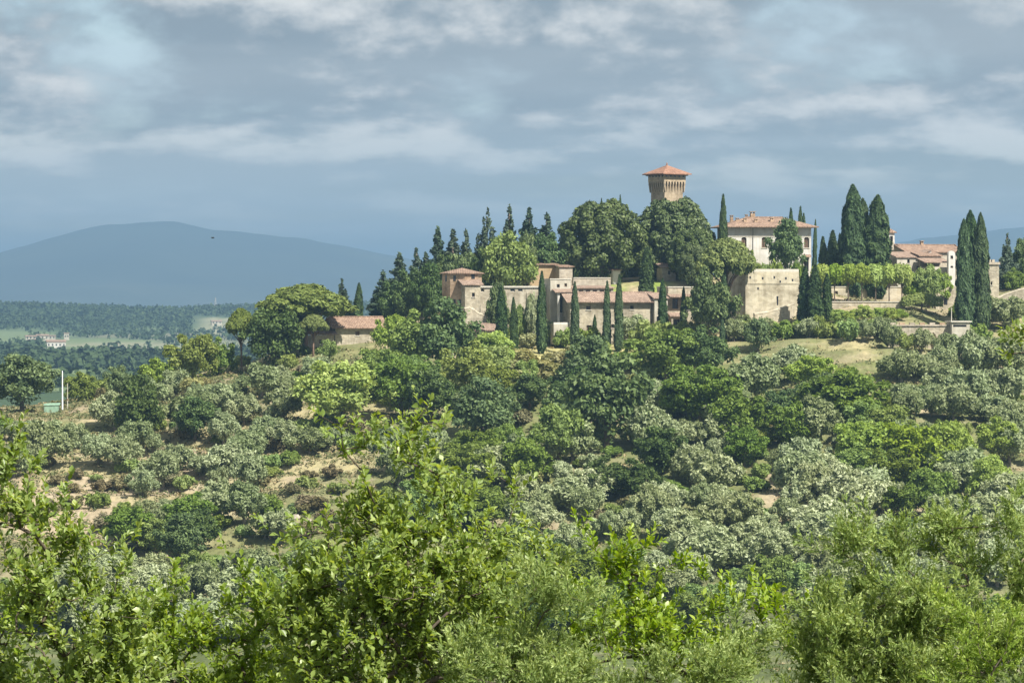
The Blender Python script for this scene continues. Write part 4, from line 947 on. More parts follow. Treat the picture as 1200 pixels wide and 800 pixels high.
# white loggia house
b = Bld('loggia_house', 'white house with a columned porch between garden wall and barn', 645, 385, 702, 14, 'house')
b.walls(M['cream'], 645, 669, 327.5, 6, 4, [(652.5, 656, 333, 337), (661.5, 664.5, 332, 336)], topz=b.Z(327.5))
b.window(652.5, 656, 333, 337, 'hole', sill=False); b.window(661.5, 664.5, 332, 336, 'shutter', sill=False)
b.part('coping', MB().box(b.X(645) - .1, b.X(669) + .1, -.1, 6.1, b.Z(327.5) + .003, b.Z(326.3)), M['cap'])
b.roof('shed', M['tile_pale'], 648, 672, 343, 0, 2.4, .3, y=-2.6, rz=b.Z(339.5), name='porch_roof')
for px in (651, 661): b.part('column', MB().box(b.X(px) - .22, b.X(px) + .22, -2.5, -2.06, -2, b.Z(343.2)), M['white'])
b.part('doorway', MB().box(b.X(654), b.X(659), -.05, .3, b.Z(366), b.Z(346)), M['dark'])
b.part('terrace', MB().box(b.X(641), b.X(664), -5.2, -2.7, -3, b.Z(379.5)), M['cream'])
b.part('balustrade', MB().box(b.X(641), b.X(664), -5.15, -4.9, b.Z(379.5) + .003, b.Z(377.5)), M['white'])
b = Bld('side_wing', 'narrow shaded wing joining the loggia house and the barn', 664.5, 392, 700, 14, 'house')
b.walls(M['grey_stone'], 664.5, 669.5, 345, 5, 4); b.part('wall_cap', MB().box(b.X(664.5) - .1, b.X(669.5) + .1, -.1, 5.1, b.Z(345) + .003, b.Z(344)), M['cap'])
# upper brown house
b = Bld('brown_house', 'brown plastered house with a flat tile roof below the conifers', 619, 335, 722, 14, 'house')
b.walls(M['ochre'], 619, 652, 310.5, 7, 4, [(628, 631, 314, 319)]); b.window(628, 631, 314, 319)
rf = b.roof('shed', M['tile'], 619, 652, 310.5, 307.5, 7, .5); b.chimney(631, 304.5, 309, 3.5, .5, M['cream'], rf)
b = Bld('grey_annex', 'grey stone annex between the brown house and the great holm oak', 655.5, 340, 720, 14, 'house')
b.walls(M['grey_stone'], 655.5, 671, 313, 5, 4); b.roof('shed', M['tile'], 655.5, 671, 313, 311, 5, .3)
b = Bld('white_shed', 'small white wall fragment between the two great holm oaks', 718, 330, 728, 14, 'house')
b.walls(M['white'], 718, 727, 317, 3, 4); b.roof('shed', M['tile'], 718, 727, 317, 315.5, 3, .3)
b = Bld('white_shed', 'pale house corner in the shade under the tower oak', 779, 330, 730, 14, 'house')
b.walls(M['grey_stone'], 776, 792, 314, 4, 4, [(783, 786, 317, 322)]); b.window(783, 786, 317, 322); b.roof('shed', M['tile_pale'], 776, 792, 314, 309, 4, .4)

# porch house right of the barn
b = Bld('porch_house', 'rubble stone house with a porch right of the long barn', 783, 398, 704, 16, 'house')
wins = [(788, 795, 350, 362), (804, 810, 353, 363), (788, 797, 374, 392)]
b.walls(M['stone'], 783, 818, 337, 7, 4, wins)
b.window(*wins[0]); b.window(*wins[1]); b.window(*wins[2], style='hole', sill=False)
b.roof('shed', M['tile_pale'], 783, 818, 348.5, 0, 1.7, .3, y=-1.7, rz=b.Z(345.5), name='porch_roof')
b.roof('shed', M['tile_pale'], 783, 800, 371, 0, 1.8, .3, y=-1.8, rz=b.Z(367), name='porch_roof')
for px in (784.5, 798.5): b.part('post', MB().box(b.X(px) - .18, b.X(px) + .18, -1.78, -1.42, -2, b.Z(371.2)), M['stone'])
b.part('coping', MB().box(b.X(783) - .1, b.X(818) + .1, -.12, 7.1, b.Z(337) + .003, b.Z(335.6)), M['cap'])
b = Bld('low_house', 'small cream house squeezed between barn and porch house', 767, 400, 700, 14, 'house')
b.walls(M['cream'], 767, 782.5, 350, 5, 4, [(769.5, 774.5, 371, 384)]); b.window(769.5, 774.5, 371, 384, sill=False)
b.roof('shed', M['tile_pale'], 767, 782.5, 350, 343.5, 5, .3)

# octagonal tower house
def octagon():
    D = 702.0; m = D / F; b = Bld('tower_house', 'octagonal stone tower house with a pointed tile roof', 541, 372, D, 0, 'house'); r = b.root
    R0 = 22.3 * m / math.cos(R(22.5)) * .98; yc = R0; ng = 8
    def ring(rad, z, a0=R(10)): return [(rad * math.cos(a0 + k * math.pi / 4), yc + rad * math.sin(a0 + k * math.pi / 4), z) for k in range(8)]
    mb = MB(); mb.add(ring(R0, -4) + ring(R0, b.Z(320.2)), [(k, (k + 1) % 8, 8 + (k + 1) % 8, 8 + k) for k in range(8)] + [tuple(range(8, 16))]); b.part('wall', mb, M['rust_stone'])
    top = ring(R0 + .55, b.Z(319.8)); c = (0, yc, b.Z(313.6)); rf = b.part('roof', MB().slab([[top[k], top[(k + 1) % 8], c] for k in range(8)], .16), M['tile'])
    b.part('finial', MB().tube([(0, yc, b.Z(314)), (0, yc, b.Z(310))], [.08, .03], 5), M['iron'], rf)
    def opening(k, f, row, w, h):
        a0 = R(10) + k * math.pi / 4; a1 = a0 + math.pi / 4; p = Vector((R0 * math.cos(a0), yc + R0 * math.sin(a0), 0)).lerp(Vector((R0 * math.cos(a1), yc + R0 * math.sin(a1), 0)), f)
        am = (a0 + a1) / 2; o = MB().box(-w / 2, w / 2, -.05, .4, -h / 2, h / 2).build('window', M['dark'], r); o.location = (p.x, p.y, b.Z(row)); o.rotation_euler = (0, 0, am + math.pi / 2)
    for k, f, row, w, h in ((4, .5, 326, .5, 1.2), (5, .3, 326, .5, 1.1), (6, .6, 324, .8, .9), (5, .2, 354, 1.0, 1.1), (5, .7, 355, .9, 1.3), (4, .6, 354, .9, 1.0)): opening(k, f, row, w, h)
octagon()
b = Bld('cream_wing', 'cream wing with a small lean-to roof beside the octagonal tower house', 545, 376, 699, 14, 'house')
b.walls(M['stone'], 545, 563, 334.5, 5, 4, [(553, 556.5, 343, 348)]); b.window(553, 556.5, 343, 348)
b.roof('shed', M['tile_pale'], 543, 565, 334.2, 327, 4.5, .3)
b.part('dormer', MB().box(b.X(562), b.X(566), 3.4, 4.6, b.Z(334), b.Z(329)), M['cream'])
# garden wall with openings
b = Bld('garden_wall', 'long cream garden wall with small square openings under its coping', 563, 388, 703, 10, 'wall')
wins = [(563.5, 567.5, 338.3, 342), (574, 581, 338.3, 341.5), (598, 603.5, 338.3, 341.7), (607, 612.5, 338.3, 341.7)]
b.walls(M['garden_wall'], 563, 645, 337, 1.6, 5, wins)
for w_ in wins: b.window(*w_, style='hole', sill=False, frame=M['cap'])
b.part('coping', MB().box(b.X(560), b.X(645) + .1, -.25, 1.8, b.Z(337) + .003, b.Z(335)), M['cap'])
for px in (592, 619, 641): b.part('buttress', MB().add([(b.X(px) - .35, -1.0, -4), (b.X(px) + .35, -1.0, -4), (b.X(px) + .35, -.003, -4), (b.X(px) - .35, -.003, -4), (b.X(px) - .35, -.12, b.Z(343)), (b.X(px) + .35, -.12, b.Z(343)), (b.X(px) + .35, -.003, b.Z(342)), (b.X(px) - .35, -.003, b.Z(342))], [(0, 1, 5, 4), (1, 2, 6, 5), (3, 0, 4, 7), (4, 5, 6, 7), (2, 3, 7, 6)]), M['stone'])
# lean-to low down
b = Bld('lean_to', 'little lean-to with a pink tile roof below the octagonal tower house', 557, 400, 692, 14, 'shed')
b.walls(M['cream'], 557, 583, 388, 4.5, 4, [(573, 576.5, 391, 396)]); b.window(573, 576.5, 391, 396)
b.roof('shed', M['tile_pale'], 557, 583, 387.5, 379.5, 4.2, .4)
b = Bld('rubble_wall', 'pale broken rubble wall at the foot of the octagonal tower house', 545, 384, 697, 14, 'wall')
w = MB(); xs = [545, 550, 555, 560, 566, 572]; zs = [363, 361.5, 364, 368, 370, 374]
for (pa, ra), (pb, rb) in zip(zip(xs, zs), list(zip(xs, zs))[1:]):
    xa, xb, za, zb = b.X(pa), b.X(pb), b.Z(ra), b.Z(rb)
    w.add([(xa, 0, -3), (xb, 0, -3), (xb, 0, zb), (xa, 0, za), (xa, .8, -3), (xb, .8, -3), (xb, .8, zb), (xa, .8, za)], [(0, 1, 2, 3), (5, 4, 7, 6), (3, 2, 6, 7), (0, 3, 7, 4), (1, 5, 6, 2)])
b.part('wall', w, M['stone']); b.part('coping', MB().tube([(b.X(p), .4, b.Z(r) + .05) for p, r in zip(xs, zs)], .42, 6), M['stone'])

# farmhouse
b = Bld('farmhouse', 'stone farmhouse with a long tile roof beside the umbrella pines', 392.5, 422, 697, 20, 'house')
wins = [(416, 421, 388, 393), (410.5, 414, 407.5, 412)]
dep = 9.5 * b.m / math.sin(R(20)) * 1.15
b.walls(M['stone'], 392.5, 448, 385, dep, 4, wins, gable=b.Z(385) + 1.9)
for w_ in wins: b.window(*w_, style='shutter')
rf = b.roof('gable', M['tile'], 392.5, 448, 385, 0, dep, .9, rz=b.Z(372.5))
b.chimney(399, 368, 373, dep * .55, .5, M['cream'], rf)
b = Bld('farm_annex', 'low annex with a sloping roof against the farmhouse gable', 364, 418, 694, 16, 'house')
b.walls(M['stone'], 364, 391, 393, 4.5, 4, [(374, 377, 398, 403)]); b.window(374, 377, 398, 403)
b.roof('shed', M['tile_pale'], 364, 393, 392.5, 384.5, 4.5, .35)
b = Bld('farm_shed', 'orange roofed shed half hidden by trees right of the farmhouse', 470, 402, 696, 14, 'shed')
b.walls(M['cream'], 470, 492, 394, 4, 4); b.roof('shed', M['tile'], 470, 492, 394, 388.5, 4, .3)

# church group
b = Bld('bell_tower', 'small white bell tower with a tile cap beside the tall cypresses', 1037.5, 330, 738, 14, 'tower')
ops = [(1043, 1046.5, 276.5, 285)]
b.walls(M['white'], 1037.5, 1048.5, 273, 1.9, 3, ops); b.window(*ops[0], style='hole', sill=False)
b.roof('pyramid', M['tile'], 1037.5, 1048.5, 273, 267.5, 1.9, .35)
b = Bld('church', 'church nave with a long tile roof and a grey gable end', 1062, 330, 728, 22, 'church')
dep = 19.5 * b.m / math.sin(R(22))
b.walls(M['grey_stone'], 1062, 1134, 296, dep, 4, (), gable=b.Z(296) + 1.9)
rf = b.roof('gable', M['tile'], 1062, 1134, 296, 0, dep, .4, rz=b.Z(287.5)); b.chimney(1094, 284, 288, dep * .5, .6, parent=rf); b.chimney(1056, 283, 288, dep * .5, .9, M['grey_stone'], rf, False)
b = Bld('church_wing', 'low church wing with a white gable and small dark windows', 1051, 342, 720, 18, 'church')
wins = [(1063.5, 1066.5, 304, 308.5), (1075, 1078, 311.5, 316)]
b.walls(M['cream'], 1051, 1088, 302.5, 6, 4, wins)
for w_ in wins: b.window(*w_)
b.roof('shed', M['tile_pale'], 1051, 1088, 302, 295.5, 5.8, .3)
b = Bld('church_chapel', 'white chapel gable rising over the wing roof', 1073, 340, 724, 18, 'church')
w = MB(); xa, xb, xc = b.X(1073), b.X(1092), b.X(1090); w.add([(xa, 0, 0), (xb, 0, 0), (xb, 0, b.Z(293.5)), (xa, 0, b.Z(301)), (xa, 4, 0), (xb, 4, 0), (xb, 4, b.Z(293.5)), (xa, 4, b.Z(301))], [(0, 1, 2, 3), (5, 4, 7, 6), (3, 2, 6, 7), (0, 3, 7, 4), (1, 5, 6, 2)])
b.part('wall', w, M['white'])
b.part('roof', MB().slab([[(xa - .2, -.25, b.Z(301) + .2), (xb + .2, -.25, b.Z(293.3) + .2), (xb + .2, 4.2, b.Z(293.3) + .2), (xa - .2, 4.2, b.Z(301) + .2)]], .15), M['tile_pale'])
b = Bld('church_aisle', 'church aisle with stepped tile roofs behind the round clipped trees', 1087, 348, 717, 16, 'church')
b.walls(M['cream'], 1087, 1112, 313, 4, 4, [(1099, 1102, 318, 323)]); b.window(1099, 1102, 318, 323)
b.roof('shed', M['tile_pale'], 1084, 1112, 308, 0, 4, .3, rz=b.Z(303)); b.part('upper_wall', MB().box(b.X(1087), b.X(1113), 4.1, 8.5, b.Z(312), b.Z(300)), M['grey_stone'])
b.roof('shed', M['tile'], 1087, 1113, 300, 0, 4.3, .3, y=4.15, rz=b.Z(295.5), name='upper_roof')
b = Bld('bell_gable', 'slim white bell gable beside the great cypresses', 1111.5, 352, 716, 12, 'church')
ops = [(1113.8, 1117, 298.5, 302.5), (1113.8, 1117, 312, 313.5)]
b.walls(M['white'], 1111.5, 1119.5, 298, 1.0, 4, [(1113.8, 1117, 299.5, 303.5), (1113.8, 1117, 311.5, 314)])
b.window(1113.8, 1117, 299.5, 303.5, 'hole', sill=False); b.window(1113.8, 1117, 311.5, 314, 'hole', sill=False)
xm = (b.X(1111.5) + b.X(1119.5)) / 2; hw = (b.X(1119.5) - b.X(1111.5)) / 2; ar = [(xm + hw * math.cos(t), b.Z(298) + hw * math.sin(t)) for t in [k * math.pi / 8 for k in range(9)]]
b.part('arched_top', MB().add([(x, .003, z + .003) for x, z in ar] + [(x, .997, z + .003) for x, z in ar], [tuple(range(9)), tuple(reversed(range(9, 18)))] + [(k + 1, k, k + 9, k + 10) for k in range(8)]), M['white'])
bl = b.part('bell', MB().tube([(xm, .5, b.Z(300)), (xm, .5, b.Z(301.2)), (xm, .5, b.Z(303))], [.08, .2, .32], 8), M['iron'])
b = Bld('chancel', 'stone side wall of the church behind the great cypresses', 1119.5, 358, 718, 12, 'church')
b.walls(M['stone'], 1119.5, 1150, 312, 5, 4, [(1122, 1124.5, 318, 323)]); b.window(1122, 1124.5, 318, 323); b.roof('shed', M['tile'], 1119.5, 1150, 312, 307, 5, .3)
b = Bld('stone_turret', 'plain stone turret with a coping right of the great cypresses', 1157, 362, 712, 12, 'tower')
b.walls(M['stone'], 1157.5, 1171, 310, 3.5, 4, [(1161, 1163, 330, 334)]); b.window(1161, 1163, 330, 334)
b.part('coping', MB().box(b.X(1156.5), b.X(1172), -.25, 3.75, b.Z(310) + .003, b.Z(307)), M['grey_stone'])
for px, w_ in ((1160.5, .3), (1164.5, .55)): b.part('merlon', MB().box(b.X(px) - w_ / 2, b.X(px) + w_ / 2, .1, .7, b.Z(307) + .003, b.Z(304)), M['grey_stone'])
b = Bld('ramp_wall', 'stone ramp wall with arches climbing to the church', 1094, 366, 706, 10, 'wall')
w = MB(); xs = [1094, 1103, 1112, 1121]; zs = [347, 340.5, 336.5, 335]
for (pa, ra), (pb, rb) in zip(zip(xs, zs), list(zip(xs, zs))[1:]):
    xa, xb, za, zb = b.X(pa), b.X(pb), b.Z(ra), b.Z(rb)
    w.add([(xa, 0, -3), (xb, 0, -3), (xb, 0, zb), (xa, 0, za), (xa, 1, -3), (xb, 1, -3), (xb, 1, zb), (xa, 1, za)], [(0, 1, 2, 3), (5, 4, 7, 6), (3, 2, 6, 7), (0, 3, 7, 4), (1, 5, 6, 2)])
b.part('wall', w, M['stone'])
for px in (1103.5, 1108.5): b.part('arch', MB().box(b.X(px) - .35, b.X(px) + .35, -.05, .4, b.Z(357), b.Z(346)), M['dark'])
b.part('buttress', MB().add([(b.X(1096), -1, -3), (b.X(1100), -1, -3), (b.X(1100), -.003, -3), (b.X(1096), -.003, -3), (b.X(1096), -.1, b.Z(346)), (b.X(1100), -.1, b.Z(343)), (b.X(1100), -.003, b.Z(343)), (b.X(1096), -.003, b.Z(346))], [(0, 1, 5, 4), (1, 2, 6, 5), (3, 0, 4, 7), (4, 5, 6, 7), (2, 3, 7, 6)]), M['stone'])
b = Bld('field_wall', 'long dry stone wall climbing the bare slope right of the turret', 1166, 366, 702, 5, 'wall')
w = MB(); xs = [1166, 1180, 1195, 1215, 1240]; zs = [352, 346, 341, 337, 334]
for (pa, ra), (pb, rb) in zip(zip(xs, zs), list(zip(xs, zs))[1:]):
    xa, xb, za, zb = b.X(pa), b.X(pb), b.Z(ra), b.Z(rb)
    w.add([(xa, 0, -3), (xb, 0, -3), (xb, 0, zb), (xa, 0, za), (xa, .8, -3), (xb, .8, -3), (xb, .8, zb), (xa, .8, za)], [(0, 1, 2, 3), (5, 4, 7, 6), (3, 2, 6, 7), (0, 3, 7, 4), (1, 5, 6, 2)])
b.part('wall', w, M['stone']); b.part('coping', MB().tube([(b.X(p), .4, b.Z(r) + .05) for p, r in zip(xs, zs)], .45, 6), M['stone'])
# avenue terrace
b = Bld('terrace_wall', 'pale stone wall behind the stems of the clipped avenue', 973, 356, 714, 8, 'wall')
b.walls(M['garden_wall'], 973, 1094, 336.5, 1, 4, [(977, 982, 341, 348)]); b.window(977, 982, 341, 348, 'shutter', sill=False)
b.part('coping', MB().box(b.X(973), b.X(1094), -.12, 1.1, b.Z(336.5) + .003, b.Z(335.5)), M['cap'])
b = Bld('retaining_wall', 'rough lower retaining wall under the clipped avenue', 972, 368, 697, 8, 'wall')
b.walls(M['stone'], 972, 1062, 354, 1.5, 4); b.part('coping', MB().box(b.X(972), b.X(1062), -.15, 1.6, b.Z(354) + .003, b.Z(353)), M['cap'])
# pool terrace
b = Bld('pool_terrace', 'square walled terrace with a pale coping below the church', 1041, 406, 668, 8, 'wall')
b.walls(M['stone'], 1041, 1114, 382, 9, 4)
b.part('coping', MB().box(b.X(1041) - .1, b.X(1114), -.2, 9.1, b.Z(382) + .003, b.Z(380.6)), M['grey_stone'])
for k, px in enumerate((1047, 1058, 1070, 1082, 1094, 1106)): b.part('flower_box', MB().box(b.X(px) - .5, b.X(px) + .5, .2, .8, b.Z(380.6) + .003, b.Z(378)), M['rust_stone'] if k % 2 else M['grey_stone'])
b = Bld('pool_house', 'low white pool house with a deep shaded slot under its coping', 1115.5, 402, 668, 8, 'shed')
b.walls(M['cream'], 1115.5, 1137, 377.5, 4, 4, [(1117, 1133, 380.5, 383)]); b.part('slot_back', MB().box(b.X(1117), b.X(1133), .41, .5, b.Z(383), b.Z(380.5)), M['dark'])  # dark back gives the slot its shade by colour
b.part('coping', MB().box(b.X(1115) - .15, b.X(1137) + .3, -.3, 4.3, b.Z(377.5) + .003, b.Z(376)), M['cap'])
b = Bld('garden_post', 'pale garden post at the corner of the walled terrace', 1115, 400, 671, 8, 'post'); b.part('shaft', MB().tube([(0, 0, -2), (0, 0, b.Z(362))], [.09, .07], 6), M['cap']); b.part('cap', MB().box(-.12, .12, -.12, .12, b.Z(362) + .003, b.Z(361)), M['cap'])
# clipped green mound hedge
rg = np.random.default_rng(5); x0, y0 = (1080 - 600) / F * 698, 698.0; s_ = 698 / F
L = [((k - 3) * 1.0, 0, .4 + .9 * math.cos((k - 3) * .42), 1.2, 1.6, 1.5) for k in range(7)]
hd = empty('clipped_hedge', (x0, y0, -(360 - HR) / F * 698)); link(bpy.data.objects.new('foliage', crown_lobes('foliage', 31, L, 6500, .26, M['oak'], 1.3, .35, .12, .4, .05)), hd); hd.scale = (1.0, 1.0, 1.0)
link(bpy.data.objects.new('stem', trunk_mesh('stem', M['bark'], 1.0, .15, [], 3)), hd); tag(hd, 'smooth rounded green hedge in front of the church ramp', 'hedge')

# poles, tarpaulin and bird
x, y, z = hit(73, 481); s_ = y / F
o = empty('flagpole', (x, y, z - .3)); tag(o, 'tall white flagpole on the crest beside the green tarpaulin', 'pole'); MB().tube([(0, 0, 0), (0, 0, 24 * s_), (0, 0, 47 * s_)], [.16, .13, .09], 8).build('shaft', M['pole'], o); MB().tube([(0, 0, 47 * s_ + .002), (0, 0, 48.5 * s_)], [.13, .05], 8).build('finial', M['pole'], o)
o = empty('wooden_post', W(79, 474, y)); o.location.z = tz(o.location.x, y) - .3; tag(o, 'shorter thin post just right of the white flagpole', 'pole'); MB().tube([(0, 0, 0), (0, 0, 32 * s_)], [.1, .06], 6).build('shaft', M['cap'], o); MB().tube([(0, 0, 12 * s_), (0, 0, 14 * s_)], [.14, .14], 6).build('band', M['tile'], o)
x, y, z = hit(61, 483); o = empty('tarpaulin_shelter', (x, y, z)); tag(o, 'low green tarpaulin shelter at the foot of the flagpole', 'shelter'); w = 19 * y / F; h = 11 * y / F
MB().slab([[(-w / 2, -1, h * .75), (w / 2, -1, h * .8), (w / 2, .3, h), (-w / 2, .3, h * .95)], [(-w / 2, .3, h * .95), (w / 2, .3, h), (w / 2, 1.6, h * .7), (-w / 2, 1.6, h * .7)]], .06).build('cover', M['tarp'], o)
MB().box(-w / 2 + .1, w / 2 - .1, -.9, -.84, -.2, h * .72).build('side_sheet', M['tarp'], o)
for sx in (-1, 1): MB().box(sx * (w / 2 - .06) - .04, sx * (w / 2 - .06) + .04, -.98, -.91, -.3, h * .74).build('leg', M['iron'], o)
o = empty('bird', W(249.5, 279, 330), .5); tag(o, 'small dark bird gliding before the far mountain', 'bird')
bd = MB(); bd.tube([(-.16, 0, 0), (-.08, 0, .02), (.05, 0, .02), (.17, 0, 0)], [.02, .06, .055, .012], 8)
for sg in (-1, 1): bd.add([(-.05, 0, .04), (.06, 0, .04), (.02, sg * .2, .10), (-.06, sg * .2, .10), (-.10, sg * .42, .04)], [(0, 1, 2, 3), (3, 2, 4)])
bd.build('body', M['bird'], o)

# far farms across the valley
def far_house(px, row, D, w, h, lb, mat, roof, two=False):
    x = (px - 600) / F * D; z = tz(x, D); m = D / F; o = empty('farmhouse', (x, D, z), R(15)); tag(o, lb, 'house', 'farms across the valley')
    W_, H_ = w * m, h * m; d = W_ * .5
    MB().box(-W_ / 2, W_ / 2, 0, d, -6, H_).build('wall', mat, o)
    zr = H_ + W_ * .12; a = .5
    MB().slab([[(-W_ / 2 - a, -a, H_ + .2), (W_ / 2 + a, -a, H_ + .2), (W_ / 2 + a, d / 2, zr), (-W_ / 2 - a, d / 2, zr)], [(W_ / 2 + a, d + a, H_ + .2), (-W_ / 2 - a, d + a, H_ + .2), (-W_ / 2 - a, d / 2, zr), (W_ / 2 + a, d / 2, zr)]], .19).build('roof', roof, o)
    for k in range(max(2, int(w / 4))):
        xx = -W_ / 2 + W_ * (k + .5) / max(2, int(w / 4)); wn = MB().box(xx - .6, xx + .6, -.06, .2, H_ * .45, H_ * .45 + 1.7).build('window', M['dark'], o)
far_house(66, 402, 3080, 22, 8, 'largest white farm on the far hill across the valley', M['white'], M['tile'])
for px, row, D, w, h, lb in ((36, 392, 3420, 12, 5, 'grey farm at the end of the far hamlet'), (50, 390, 3450, 14, 6, 'far hamlet house with a pale wall'), (43, 396, 3300, 9, 5, 'small house below the far hamlet'), (61, 389, 3480, 8, 5, 'small house in the middle of the far hamlet'), (78, 388, 3480, 6, 8, 'slim tower house at the edge of the far hamlet'), (136, 402, 3180, 5, 4, 'tiny white barn in the far pale field'), (254, 388, 4200, 12, 4, 'low pale barn on the far hillside field')):
    far_house(px, row, D, w, h, lb, M['cream'], M['tile_pale'])
x, D = (252.5 - 600) / F * 4750, 4750.0; o = empty('radio_mast', (x, D, tz(x, D))); tag(o, 'thin white mast on the far wooded ridge', 'mast')
for sx, sy in ((-1, -1), (1, -1), (1, 1), (-1, 1)): MB().tube([(sx * 1.3, sy * 1.3, -2), (sx * .3, sy * .3, 16)], [.2, .14], 5).build('leg', M['cap'], o)
MB().box(-.9, .9, -.9, .9, 11, 11.7).build('platform', M['cap'], o)

# pale rocks lying out on the terraces
def rock_mesh(seed):
    rg = np.random.default_rng(seed); V = []; Fc = []; nu, nv = 9, 6
    for j in range(nv + 1):
        for i in range(nu):
            a, e = 2 * math.pi * i / nu, math.pi * (j / nv - .5); r = 1 + .28 * (vnoise(i * 1.3 + seed, j * 1.7, seed) - .5) + .1 * rg.normal()
            V.append((r * math.cos(e) * math.cos(a), r * math.cos(e) * math.sin(a) * .8, .62 * r * math.sin(e)))
    for j in range(nv):
        for i in range(nu): Fc.append((j * nu + i, j * nu + (i + 1) % nu, (j + 1) * nu + (i + 1) % nu, (j + 1) * nu + i))
    return np_mesh('rock', V, Fc, 4, M['rock'])
M['rock'] = stone_mat('pale_rock', (0.42, 0.38, 0.31), (0.30, 0.27, 0.22), (0.55, 0.51, 0.44), .8)
rk = [rock_mesh(k) for k in range(3)]
for k, (px, row, w, lb) in enumerate(((331, 611, 17, 'largest pale rock of the outcrop left of the pointed oak'), (347, 608, 13, 'middle pale rock of the outcrop left of the pointed oak'), (361, 613, 10, 'smallest pale rock of the outcrop left of the pointed oak'), (212, 578, 7, 'small white stone by the path in the olive grove'), (786, 585, 13, 'pinkish boulder in the bare patch of the slope'), (803, 579, 9, 'smaller boulder above the pinkish one in the bare patch'), (1127, 530, 9, 'pale stone among the bright trees of the right slope'), (1150, 376, 16, 'round boulder at the foot of the great cypresses'))):
    x, y, z = hit(px, row); o = link(bpy.data.objects.new('rock', rk[k % 3])); s_ = w * y / F / 2; o.location = (x, y, z + s_ * .25); o.scale = (s_, s_, s_); o.rotation_euler = (0, 0, k * 1.3); tag(o, lb, 'rock', 'pale rocks on the slope')
# ------------------------------------------------------------------ foreground trees on the near bank
M['fg_leaf'] = leaf_mat('foreground_oak_leaf', (0.105, 0.165, 0.02), (0.20, 0.295, 0.038), (0.37, 0.45, 0.11), 0.45, 0.38, 0.45, 0.0, 0.0, (1.45, 1.35, 0.45))
M['fg_leaf2'] = leaf_mat('foreground_darker_oak_leaf', (0.095, 0.15, 0.022), (0.185, 0.27, 0.045), (0.33, 0.41, 0.105), 0.45, 0.4, 0.4, 0.0, 0.0, (1.4, 1.3, 0.45))  # slightly darker leaf colour for some of the near oaks
M['juniper'] = leaf_mat('juniper_needle', (0.080, 0.134, 0.022), (0.186, 0.276, 0.048), (0.42, 0.51, 0.155), 0.35, 0.55, 0.3, 0.0, 0.0)

def skeleton(rg, base, top, attr, bend=0.12):
    """connect every shoot point to the nearest limb already grown, starting from a trunk"""
    nodes = [Vector(base), Vector(base).lerp(Vector(top), .5) + Vector((rg.uniform(-.1, .1), rg.uniform(-.1, .1), 0)), Vector(top)]; par = [-1, 0, 1]
    A = sorted(attr, key=lambda p: (Vector(p) - nodes[2]).length)
    buf = np.zeros((60000, 3)); buf[:3] = [list(n) for n in nodes]; tips = []
    for p in A:
        p = Vector(p); arr = buf[:len(nodes)]; d = arr - np.array(p); cost = np.sqrt((d ** 2).sum(1)) + np.where(d[:, 2] > 0.02, d[:, 2] * 1.2, 0); cost[0] += 5
        j = int(np.argmin(cost)); q = nodes[j]; ln = (p - q).length; k = max(1, int(ln / .28)); last = j
        for s in range(1, k + 1):
            t = s / k; w = q.lerp(p, t)
            if s < k: w += Vector((rg.normal() * .03, rg.normal() * .03, -ln * bend * math.sin(math.pi * t) * .4 + rg.normal() * .02))
            nodes.append(w); par.append(last); last = len(nodes) - 1
            buf[len(nodes) - 1] = w
        tips.append(last)
    wgt = np.zeros(len(nodes))
    for t in tips: wgt[t] += 1
    for i in range(len(nodes) - 1, 0, -1): wgt[par[i]] += wgt[i]
    return nodes, par, wgt, tips

def limbs_mesh(nodes, par, wgt, r0, mat, sides=5):
    V = []; Fc = []; b = 0
    for i in range(1, len(nodes)):
        a, c = nodes[par[i]], nodes[i]; d = (c - a)
        if d.length < 1e-5: continue
        d.normalize(); o = d.orthogonal().normalized(); q = d.cross(o)
        ra = r0 * max(wgt[par[i]], 1) ** .48; rb = r0 * max(wgt[i], 1) ** .48; ra = min(ra, rb * 1.35)
        for p, r in ((a, ra), (c, rb)):
            for k in range(sides): t = 2 * math.pi * k / sides; V.append(tuple(p + o * (r * math.cos(t)) + q * (r * math.sin(t))))
        for k in range(sides): Fc.append((b + k, b + (k + 1) % sides, b + sides + (k + 1) % sides, b + sides + k))
        b += 2 * sides
    return np_mesh('branches', V, Fc, 4, mat, None, True)

